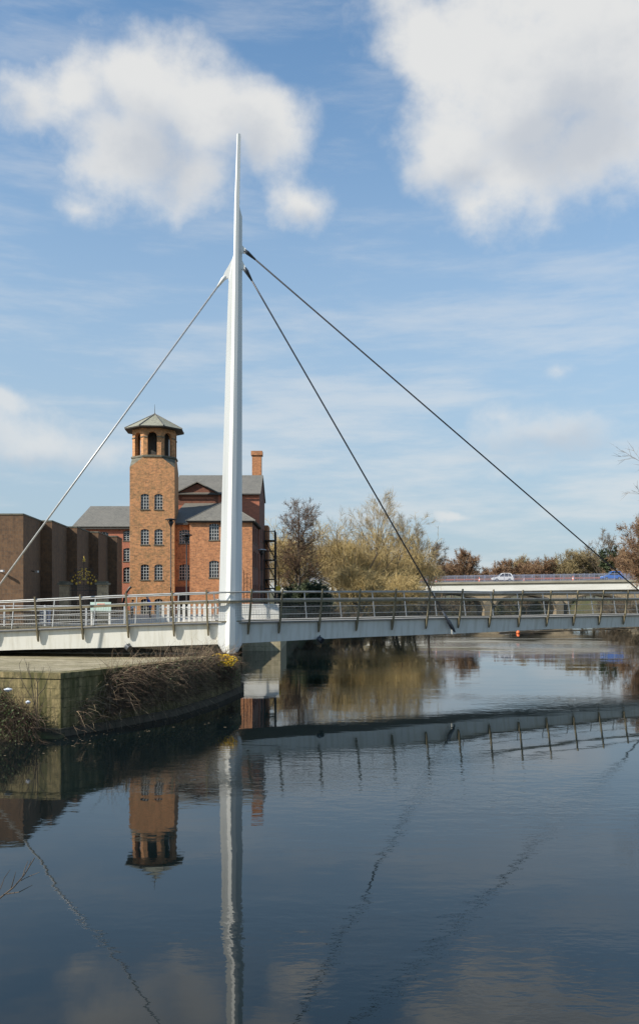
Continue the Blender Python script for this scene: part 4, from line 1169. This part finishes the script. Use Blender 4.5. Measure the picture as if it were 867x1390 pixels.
# background row
def far_tree(kind, px, ytop, Y, seed, label, name='bare_tree'):
    x, y, z = base(px, Y, 2.9); H = (zf(ytop, Y) - z) * 1.07
    if kind == 'russet': return tree(name, (x, y, z), H, RUSSET, seed, M['bark_dark'], [M['twig_russet'], M['cone']], label, r=.22, trunkf=.84, stems=2, lean=.25)
    if kind == 'olive': return tree(name, (x, y, z), H, OLIVE, seed, M['bark'], [M['twig_olive'], M['twig_olive']], label, r=.2, trunkf=.86, stems=3, lean=.25)
    if kind == 'bare': return tree(name, (x, y, z), H, dict(BROAD, tww=.06, leafp=.25, leafn=1, leafs=.2), seed, M['bark'], [M['twig_grey'], M['twig_olive']], label, r=.28, trunkf=.8)
    if kind == 'ever': return tree('ivy_clad_tree', (x, y, z), H, dict(RUSSET, leafp=1, leafn=6, leafs=.4), seed, M['bark_dark'], [M['ever'], M['ever']], label, r=.25, trunkf=.85)
far_tree('russet', 630, 751, 198, 101, 'rounded russet tree standing alone behind the road bridge, left of the white car')
far_tree('russet', 601, 766, 200, 102, 'low russet tree behind the left end of the road bridge')
far_tree('russet', 612, 770, 215, 103, 'small russet tree tucked beside the lone rounded russet tree')
far_tree('russet', 655, 777, 235, 131, 'lowest russet tree in the gap just left of the white car')
far_tree('russet', 672, 770, 228, 104, 'russet tree directly behind the white car')
far_tree('russet', 690, 763, 235, 105, 'broad russet tree just right of the white car')
far_tree('olive', 706, 766, 240, 132, 'olive brown tree between the two broad russet trees')
far_tree('russet', 722, 765, 232, 106, 'broad russet tree midway between the two cars')
far_tree('russet', 741, 764, 228, 107, 'russet tree at the left end of the taller olive trees')
far_tree('olive', 757, 760, 230, 108, 'olive brown tree, leftmost of the tall olive group behind the bridge')
far_tree('olive', 774, 756, 228, 109, 'olive brown tree, tallest of the olive group behind the bridge')
far_tree('olive', 791, 757, 232, 110, 'olive brown tree just left of the blue car')
far_tree('bare', 820, 738, 225, 111, 'tall round bare tree rising behind the blue car')
far_tree('olive', 806, 762, 238, 133, 'low olive tree between the olive group and the tall round bare tree')
far_tree('ever', 838, 753, 222, 112, 'dark ivy-clad evergreen tree behind the blue car')
far_tree('russet', 855, 752, 215, 113, 'russet tree at the right end of the road bridge')
far_tree('olive', 560, 760, 230, 114, 'olive tree far behind the right-hand willow')
far_tree('olive', 436, 745, 200, 115, 'olive tree far behind the slender pale tree')
far_tree('olive', 480, 750, 210, 116, 'olive tree far behind the left of the willow clump')
far_tree('olive', 400, 742, 190, 117, 'olive tree far behind the dark alder')
# right-hand bank
tree('alder_tree', base(884, 132, 2.6), 14.5, dict(RUSSET, tww=.045, leafs=.16, n=[22, 8], ratio=[.38, .5], leafn=3), 201, M['bark_dark'], [M['twig_russet'], M['cone']], 'russet alder leaning in at the right edge beside the road bridge', stems=3, lean=.15, r=.2, trunkf=.85)
tree('bare_tree', (31.4, 66, 2.9), 15.0, dict(BROAD, ang=[(35, 65), (25, 50), (25, 55)], tw=4), 205, M['bark_dark'], M['twig_grey'], 'bare tree mostly outside the right edge, its twigs reaching into the sky', r=.25, trunkf=.9)
# scrub along the banks
SP = tree('riverside_shrub', base(440, 100, 1.2), 2.6, SCRUB, 301, M['scrub'], M['scrub'], 'brown bare shrub at the foot of the dark alder', stems=6, lean=.6, r=.03, cat='shrub', group='bare shrubs along the river banks')
rng = random.Random(8)
shr = [(398, 92, 1.0, 'brown bare shrub right of the white wall, by the alder trunks'), (420, 97, 1.1, 'brown bare shrub below the right side of the dark alder'), (462, 108, 1.2, 'brown bare shrub below the leftmost willow'),
       (482, 104, .9, 'low brown shrub in front of the low water-edge willow'), (512, 116, 1.3, 'brown bare shrub between the two low willows'), (560, 136, 1.5, 'brown bare shrub right of the low spreading willow'),
       (582, 148, 1.6, 'brown bare shrub left of the cable end, at the water edge'), (600, 158, 1.7, 'brown bare shrub under the left end of the road bridge'), (617, 166, 1.5, 'brown bare shrub below the first arch of the road bridge'), (634, 178, 1.3, 'small brown shrub left of the first bridge pier'),
       (850, 125, 1.7, 'brown bare shrub at the right edge on the far bank'), (836, 138, 1.5, 'brown bare shrub below the blue car on the right bank'), (866, 112, 1.5, 'brown shrub at the very right edge under the russet alder'), (815, 168, 1.4, 'brown shrub under the right arch of the road bridge'),
       (690, 224, 1.5, 'brown shrub on the far bank seen through the middle arch, left of its centre'), (716, 226, 1.7, 'brown shrub on the far bank seen through the middle arch, right of its centre'), (742, 228, 1.8, 'brown shrub on the far bank just left of the right arch pier'), (775, 230, 1.3, 'low brown shrub on the far bank in the left of the right arch'), (655, 225, 1.6, 'brown shrub on the far bank just left of the middle arch')]
for px, Y, sc, lb in shr:
    b = base(px, Y, .6)
    copy_thing(SP, b, rng.uniform(0, 6), sc, lb)
EV = tree('evergreen_bush', base(428, 99, 2.6), 3.6, dict(SCRUB, leafp=1, leafn=8, leafs=.22), 302, M['bark_dark'], [M['ever'], M['ever']], 'dark evergreen bush beneath the right side of the dark alder', stems=6, lean=.5, r=.04, cat='bush')
copy_thing(EV, base(408, 101, 2.6), 1.0, 1.0, 'dark evergreen bush wrapped round the alder trunks')
copy_thing(EV, base(392, 104, 2.6), 2.4, .8, 'small dark evergreen bush just right of the yellow cabinet')

# ------------------------------------------------------------------ quay-side growth
def bramble(name, label, roots, n, seed, mats, reach=.9, rise=.6, rad=.007, cat='shrub', leaves=0, leafmat=None):
    rng = random.Random(seed); c = Vector(roots[len(roots) // 2][0])
    root = thing(name, c, label, cat)
    mb = MB()
    for k in range(n):
        i = rng.randrange(len(roots) - 1); f = rng.random()
        p = Vector(roots[i][0]).lerp(Vector(roots[i + 1][0]), f); o = Vector(roots[i][1])
        z0 = rng.uniform(.25, 1.06); p = Vector((p.x, p.y, p.z * z0)) + o * .1
        d = (o * rng.uniform(.2, 1.0) + Vector((rng.uniform(-.9, .9), rng.uniform(-.6, .6), rng.uniform(-.5, 1.3) * rise * 1.6))).normalized()
        L = rng.uniform(.4, 1.3) * reach; pts = [p]; nn = 5
        for s in range(nn):
            d = (d + Vector((0, 0, rng.uniform(-.34, .06))) + rdir(rng) * .30).normalized(); p = p + d * L / nn
            if p.z < .03: p.z = .03
            pts.append(p)
        r0 = rad * rng.uniform(.6, 1.5)
        mb.tube(pts, [r0 * (1 - .14 * s) for s in range(nn + 1)], 3, 0 if rng.random() < .72 else 1, cap=False)
    st = part('stems', mb, mats, root, uv=False)
    if leaves:
        mb = MB()
        for k in range(leaves):
            i = rng.randrange(len(roots) - 1); p = Vector(roots[i][0]).lerp(Vector(roots[i + 1][0]), rng.random()); o = Vector(roots[i][1])
            mb.leaf(p + o * rng.uniform(.1, .6) * reach + Vector((rng.uniform(-.3, .3), rng.uniform(-.3, .3), rng.uniform(-1.0, .25))), rng.uniform(.04, .1), rng)
        part('leaves', mb, leafmat, root, uv=False)
    return root
o_ = Vector((.84, -.5, 0))
bramble('bramble', 'tangle of bare brown brambles hanging over the shaded side of the quay wall', [((-7.9, 30.9, 1.9), o_), ((-7.2, 32.0, 2.0), o_), ((-6.3, 33.6, 2.15), o_), ((-5.6, 35.6, 2.15), o_), ((-5.0, 38.2, 2.1), o_), ((-4.3, 41.2, 1.8), o_)], 3600, 71, [M['bramble'], M['bramble_pale']], 1.05, .8, .0058, leaves=350, leafmat=M['leaf_green'])
bramble('bramble', 'sparse dry stems against the shaded quay wall just right of its corner', [((-8.7, 29.6, 1.0), o_), ((-8.2, 30.4, 1.3), o_), ((-7.7, 31.2, 1.5), o_)], 160, 72, [M['bramble'], M['bramble_pale']], .9, .3, .008)
u_ = Vector((-.2, -.95, 0))
bramble('bramble', 'dark tangled bramble bush in front of the lit quay wall at the left edge', [((-13.5, 29.6, 1.7), u_), ((-12.0, 29.2, 1.75), u_), ((-11.0, 29.0, 1.6), u_), ((-10.3, 28.9, 1.1), u_), ((-9.6, 28.8, .6), u_)], 1800, 73, [M['bramble'], M['scrub']], 1.1, .65, .0065, leaves=1600, leafmat=M['leaf_green'])
# mud ledge at the foot of the wall
mb = MB(); rng = random.Random(4); rings = []
for i in range(16):
    f = i / 15; x = -16 + 7.2 * f; yw = 29.28 + (x + 8.95) * -.16
    h = .55 * (1 - f) + .05
    rings.append([(x, yw + .1, -.6), (x, yw + .1, h + .1 + rng.uniform(0, .08)), (x, yw - .35, h + rng.uniform(-.08, .05)), (x, yw - .8 + .35 * f, .12 * (1 - f)), (x, yw - 1.1 + .45 * f, -.6)])
mb.loft(rings); solo('mud_bank', mb, M['ground'], kind='structure', uv=False, smooth=True)
# yellow flowers at the mast foot
c = at(302, 897, 38.9)
fl = thing('flowering_bush', (c.x, c.y, 1.2), 'bush of bright yellow flowers at the end of the quay below the mast', 'bush')
rng = random.Random(12); mb = MB(); ms = MB(); mg = MB()
for k in range(900):
    d = rdir(rng); q = rng.choice(((-.6, -.0, 1.90), (-.25, -.0, 2.02), (.15, -.05, 2.0), (.45, 0, 1.9), (-.2, -.3, 1.8), (.3, -.25, 1.76)))
    p = Vector((c.x + q[0] + d.x * .26, c.y + q[1] + d.y * .22, q[2] + d.z * .15))
    mb.leaf(p, rng.uniform(.05, .10), rng)
for k in range(240):
    p0 = Vector((c.x + rng.uniform(-.5, .5), c.y + rng.uniform(-.2, .4), 1.0)); p1 = Vector((c.x + rng.uniform(-.8, .8), c.y + rng.uniform(-.5, .5), rng.uniform(1.5, 2.1)))
    ms.tube([p0, (p0 + p1) / 2 + rdir(rng) * .08, p1], [.008, .006, .004], 3)
for k in range(320):
    mg.leaf(Vector((c.x + rng.uniform(-1.5, .7), c.y + rng.uniform(-.8, .3), rng.uniform(1.0, 1.95))), rng.uniform(.05, .11), rng)
part('stems', ms, M['bramble'], fl, uv=False); part('flowers', mb, M['flower'], fl, uv=False); part('leaves', mg, M['leaf_green'], fl, uv=False)
# sapling in front of the lit wall
b = at(52, 985, 28.6); sp = thing('sapling', (b.x, b.y, .1), 'leafless sapling with several upright stems in front of the lit quay wall', 'sapling')
rng = random.Random(6); mb = MB()
def pxp(a, Y=28.6): return [at(x, y, Y + (i % 2) * .05) for i, (x, y) in enumerate(a)]
for pl_, r in (([(51, 990), (49, 970), (47, 955), (44, 935), (42, 921)], .022), ([(42, 921), (38, 911), (36, 903)], .014), ([(42, 921), (39, 908), (39, 899)], .010), ([(47, 955), (38, 940), (30, 925), (26, 902)], .013),
               ([(50, 975), (51, 945), (51, 928), (48, 916)], .018), ([(51, 928), (55, 919), (58, 914)], .012), ([(51, 945), (60, 935), (66, 918), (69, 910)], .013), ([(52, 985), (56, 960), (62, 945)], .012), ([(48, 962), (48, 940), (47, 932)], .012)):
    q = pxp(pl_); mb.tube(q, [r * (1 - .6 * i / (len(q) - 1)) for i in range(len(q))], 5)
    for k in range(3):
        i = rng.randrange(1, len(q)); d = (Vector((rng.uniform(-.6, .6), rng.uniform(-.5, .5), 1))).normalized(); mb.ribbon(q[i], d, rng.uniform(.15, .4), .012, rng)
part('stems', mb, M['bark_dark'], sp, uv=False)
for (px, py, lb) in ((11, 937, 'crumpled white plastic litter caught in the bramble bush at the left edge'), (38, 954, 'small scrap of white litter low in the bramble bush by the sapling')):
    p = at(px, py, 28.35); mb = MB(); rng = random.Random(px)
    prof = [(.02, -.06), (.11, -.02), (.13, .03), (.05, .07)]
    mb.lathe(p, [(r_ * rng.uniform(.7, 1.2) * (1 if px < 20 else .6), z_) for r_, z_ in prof], 7); solo('plastic_litter', mb, M['litter'], tuple(p), lb, 'litter', uv=False)

mb = MB(); rng = random.Random(21)
for k in range(70):
    f = rng.random(); x = -9.5 + 6.5 * f + rng.gauss(0, .8); y = 27.6 + 11 * f * f + rng.gauss(0, .9)
    if sdist(np.array([x]), np.array([y]))[0] > -.3: continue
    a = rng.uniform(0, 6); r_ = rng.uniform(.02, .06)
    mb.poly([(x + r_ * math.cos(a + q), y + r_ * math.sin(a + q) * .6, .012) for q in (0, 1.3, 3.0, 4.4)])
solo('floating_leaves', mb, M['bramble_pale'], (0, 0, 0), 'scattered pale dead leaves floating on the dark water beside the quay wall', 'leaves', kind='stuff', uv=False)

# ------------------------------------------------------------------ near twigs bottom left
tg = thing('bare_twigs', at(-30, 1235, 6.0), 'few bare twigs reaching in over the water at the bottom left', 'twig')
mb = MB(); rng = random.Random(2)
for pl_, r in (([(-40, 1243), (-15, 1230), (0, 1219.5), (18.5, 1205), (33, 1188), (47, 1165)], .0085), ([(27.7, 1196), (40, 1190), (53.5, 1184.5)], .0045), ([(9, 1214), (26, 1211.5), (44, 1202)], .005),
               ([(15, 1203 + 4), (19, 1193), (21.5, 1184)], .004), ([(-3, 1213), (2, 1203), (6, 1192), (14, 1181)], .0045), ([(31, 1190), (34, 1179), (38, 1169)], .0045), ([(38, 1180), (41, 1172), (42, 1168)], .003), ([(-12, 1153), (0, 1147.5), (6, 1144)], .004), ([(-40, 1243), (-60, 1262)], .012)):
    q = [at(x, y, 6.0 + .12 * math.sin(x * .2)) for x, y in pl_]
    mb.tube(q, [r * (1 - .65 * i / (len(q) - 1)) for i in range(len(q))], 6)
part('twigs', mb, M['bark_dark'], tg, uv=False)

# ------------------------------------------------------------------ sky, sun, camera
SUN_AZ, SUN_EL = R(62), R(38)
sv = Vector((-math.sin(SUN_AZ) * math.cos(SUN_EL), -math.cos(SUN_AZ) * math.cos(SUN_EL), math.sin(SUN_EL)))
sl = bpy.data.lights.new('sun', 'SUN'); sl.energy = 5.0; sl.angle = R(.53); sl.color = (1.0, .93, .82)
so = bpy.data.objects.new('sun', sl); COL.objects.link(so); so.rotation_euler = (-sv).to_track_quat('-Z', 'Y').to_euler(); so.location = (-60, -40, 80)

w = bpy.data.worlds.new('World'); scene.world = w; w.use_nodes = True
nt = w.node_tree; nt.nodes.clear()
N = nt.nodes.new
outp = N('ShaderNodeOutputWorld'); bg = N('ShaderNodeBackground'); lnk(nt, bg.outputs[0], outp.inputs[0])
SKY = .135
bg.inputs['Strength'].default_value = SKY
sky = N('ShaderNodeTexSky'); sky.sky_type = 'NISHITA'; sky.sun_disc = False
sky.sun_elevation = SUN_EL; sky.sun_rotation = math.pi + SUN_AZ
sky.altitude = 50; sky.air_density = 1.0; sky.dust_density = .4; sky.ozone_density = 1.2
tc_ = N('ShaderNodeTexCoord'); gen = tc_.outputs['Generated']
def mt(op, a, b=None, c=None):
    n = N('ShaderNodeMath'); n.operation = op
    for i, q in enumerate((a, b, c)):
        if q is None: continue
        if isinstance(q, (int, float)): n.inputs[i].default_value = q
        else: lnk(nt, q, n.inputs[i])
    return n.outputs[0]
sep = N('ShaderNodeSeparateXYZ'); lnk(nt, gen, sep.inputs[0])
az = mt('ARCTAN2', sep.outputs[0], sep.outputs[1]); el = mt('ARCSINE', sep.outputs[2])
def nz(scale, detail, rough, stretch=(1, 1, 1)):
    mp_ = N('ShaderNodeMapping'); mp_.inputs['Scale'].default_value = stretch; lnk(nt, gen, mp_.inputs[0])
    n = N('ShaderNodeTexNoise'); n.inputs['Scale'].default_value = scale; n.inputs['Detail'].default_value = detail; n.inputs['Roughness'].default_value = rough
    lnk(nt, mp_.outputs[0], n.inputs['Vector']); return n
n1 = nz(8, 6, .5); n2 = nz(19, 9, .62, (1, 1, 1.25))
wx = N('ShaderNodeSeparateXYZ'); lnk(nt, n1.outputs['Color'], wx.inputs[0])
az2 = mt('ADD', az, mt('MULTIPLY', mt('SUBTRACT', wx.outputs[0], .5), .10)); el2 = mt('ADD', el, mt('MULTIPLY', mt('SUBTRACT', wx.outputs[1], .5), .09))
cv = N('ShaderNodeCombineXYZ'); lnk(nt, az2, cv.inputs[0]); lnk(nt, el2, cv.inputs[1])
def blobs(lst):
    acc = None
    for px, py, rx, ry, wgt in lst:
        a = math.atan((px - CX) / F); e = math.atan((HY - py) / F * math.cos(a))
        s = N('ShaderNodeVectorMath'); s.operation = 'SUBTRACT'; lnk(nt, cv.outputs[0], s.inputs[0]); s.inputs[1].default_value = (a, e, 0)
        m_ = N('ShaderNodeVectorMath'); m_.operation = 'MULTIPLY'; lnk(nt, s.outputs[0], m_.inputs[0]); m_.inputs[1].default_value = (F / rx, F / ry, 0)
        l = N('ShaderNodeVectorMath'); l.operation = 'LENGTH'; lnk(nt, m_.outputs[0], l.inputs[0])
        v = mt('MULTIPLY', mt('SUBTRACT', 1.0, l.outputs['Value']), wgt)
        acc = v if acc is None else mt('SMOOTH_MAX', acc, v, .45)
    return acc
def sstep(v, lo, hi):
    n = N('ShaderNodeMapRange'); n.interpolation_type = 'SMOOTHSTEP'; n.inputs['From Min'].default_value = lo; n.inputs['From Max'].default_value = hi
    lnk(nt, v, n.inputs['Value']); return n.outputs[0]
big = blobs([(190, 115, 95, 75, 1), (270, 150, 115, 85, 1), (355, 175, 90, 70, 1), (170, 215, 110, 75, 1), (260, 235, 80, 60, .9), (405, 275, 60, 38, .8), (45, 135, 70, 55, .75), (110, 130, 60, 50, .8),
             (590, 70, 100, 85, 1), (700, 110, 170, 120, 1), (830, 80, 190, 140, 1), (620, 180, 110, 80, 1), (700, 230, 140, 80, .8), (950, 150, 160, 150, 1), (660, 275, 60, 30, .6), (760, -60, 260, 120, 1), (545, 25, 60, 40, .5), (120, 290, 50, 30, .4), (800, 210, 120, 70, .7),
             (1150, 120, 170, 130, .9), (-420, 150, 180, 90, .9), (1500, 250, 260, 120, .9)])
f1 = mt('ADD', big, mt('MULTIPLY', mt('SUBTRACT', n2.outputs['Fac'], .5), .85))
f1 = mt('ADD', f1, mt('MULTIPLY', mt('SUBTRACT', n1.outputs['Fac'], .5), .75))
mask1 = mt('MULTIPLY', sstep(f1, .0, .72), .95)
low = blobs([(40, 590, 120, 55, .9), (130, 610, 110, 35, .7), (740, 590, 130, 55, .8), (690, 560, 70, 30, .6), (755, 512, 34, 15, .55), (615, 697, 45, 13, 1), (700, 640, 100, 25, .5), (830, 665, 60, 22, .6), (560, 660, 70, 20, .5), (10, 545, 60, 24, 1),
             (480, 640, 80, 30, .35), (270, 640, 90, 40, .5), (-120, 560, 200, 60, .8), (1000, 600, 160, 60, .8)])
f2 = mt('ADD', low, mt('MULTIPLY', mt('SUBTRACT', n2.outputs['Fac'], .5), .9))
mask2 = mt('MULTIPLY', sstep(f2, .08, .85), .72)
n3 = nz(6, 8, .62, (.6, .8, 3.6))
veil = mt('MULTIPLY', sstep(n3.outputs['Fac'], .42, .70), mt('ADD', .30, mt('MULTIPLY', sstep(el, .40, .10), .22)))
mask = mt('MAXIMUM', mt('MAXIMUM', mask1, mask2), veil)
# thicker parts of the cloud are greyer
shb = blobs([(215, 225, 150, 75, 1), (340, 205, 90, 60, .9), (150, 150, 60, 50, .5), (760, 170, 190, 95, 1), (640, 235, 110, 50, .9), (850, 60, 120, 60, .5), (30, 150, 60, 40, .6), (405, 292, 50, 25, .7), (740, 610, 160, 40, .8), (60, 620, 150, 40, .8)])
shade = sstep(mt('ADD', mt('ADD', mt('MULTIPLY', mt('SUBTRACT', wx.outputs[2], .5), 1.2), mt('MULTIPLY', mt('SUBTRACT', n2.outputs['Fac'], .5), .8)), shb), .1, .95)
def c4(c): return (*[x / SKY for x in c], 1)
mx = N('ShaderNodeMix'); mx.data_type = 'RGBA'; lnk(nt, shade, mx.inputs[0])
mx.inputs[6].default_value = c4((.62, .62, .61)); mx.inputs[7].default_value = c4((.45, .475, .51))
tint = N('ShaderNodeMix'); tint.data_type = 'RGBA'; tint.blend_type = 'MULTIPLY'; tint.inputs[0].default_value = 1; lnk(nt, sky.outputs[0], tint.inputs[6]); tint.inputs[7].default_value = (.86, 1.06, 1.10, 1)
hz = N('ShaderNodeMix'); hz.data_type = 'RGBA'; lnk(nt, mt('MULTIPLY', sstep(el, .66, .0), .90), hz.inputs[0]); lnk(nt, tint.outputs[2], hz.inputs[6]); hz.inputs[7].default_value = c4((.315, .395, .475))
fin_ = N('ShaderNodeMix'); fin_.data_type = 'RGBA'; lnk(nt, mask, fin_.inputs[0]); lnk(nt, hz.outputs[2], fin_.inputs[6]); lnk(nt, mx.outputs[2], fin_.inputs[7])
lnk(nt, fin_.outputs[2], bg.inputs['Color'])

cam = bpy.data.cameras.new('camera'); co = bpy.data.objects.new('camera', cam); COL.objects.link(co)
co.location = (0, 0, EYE); co.rotation_euler = (R(90), 0, 0)
cam.sensor_fit = 'HORIZONTAL'; cam.sensor_width = 36; cam.lens = 36 * F / 867
# photo is portrait: shift is measured in image widths here
cam.shift_y = (HY - 695) / 867
cam.clip_start = .1; cam.clip_end = 8000
scene.camera = co
scene.view_settings.view_transform = 'Standard'; scene.view_settings.look = 'None'
scene.view_settings.exposure = .36; scene.view_settings.gamma = 1
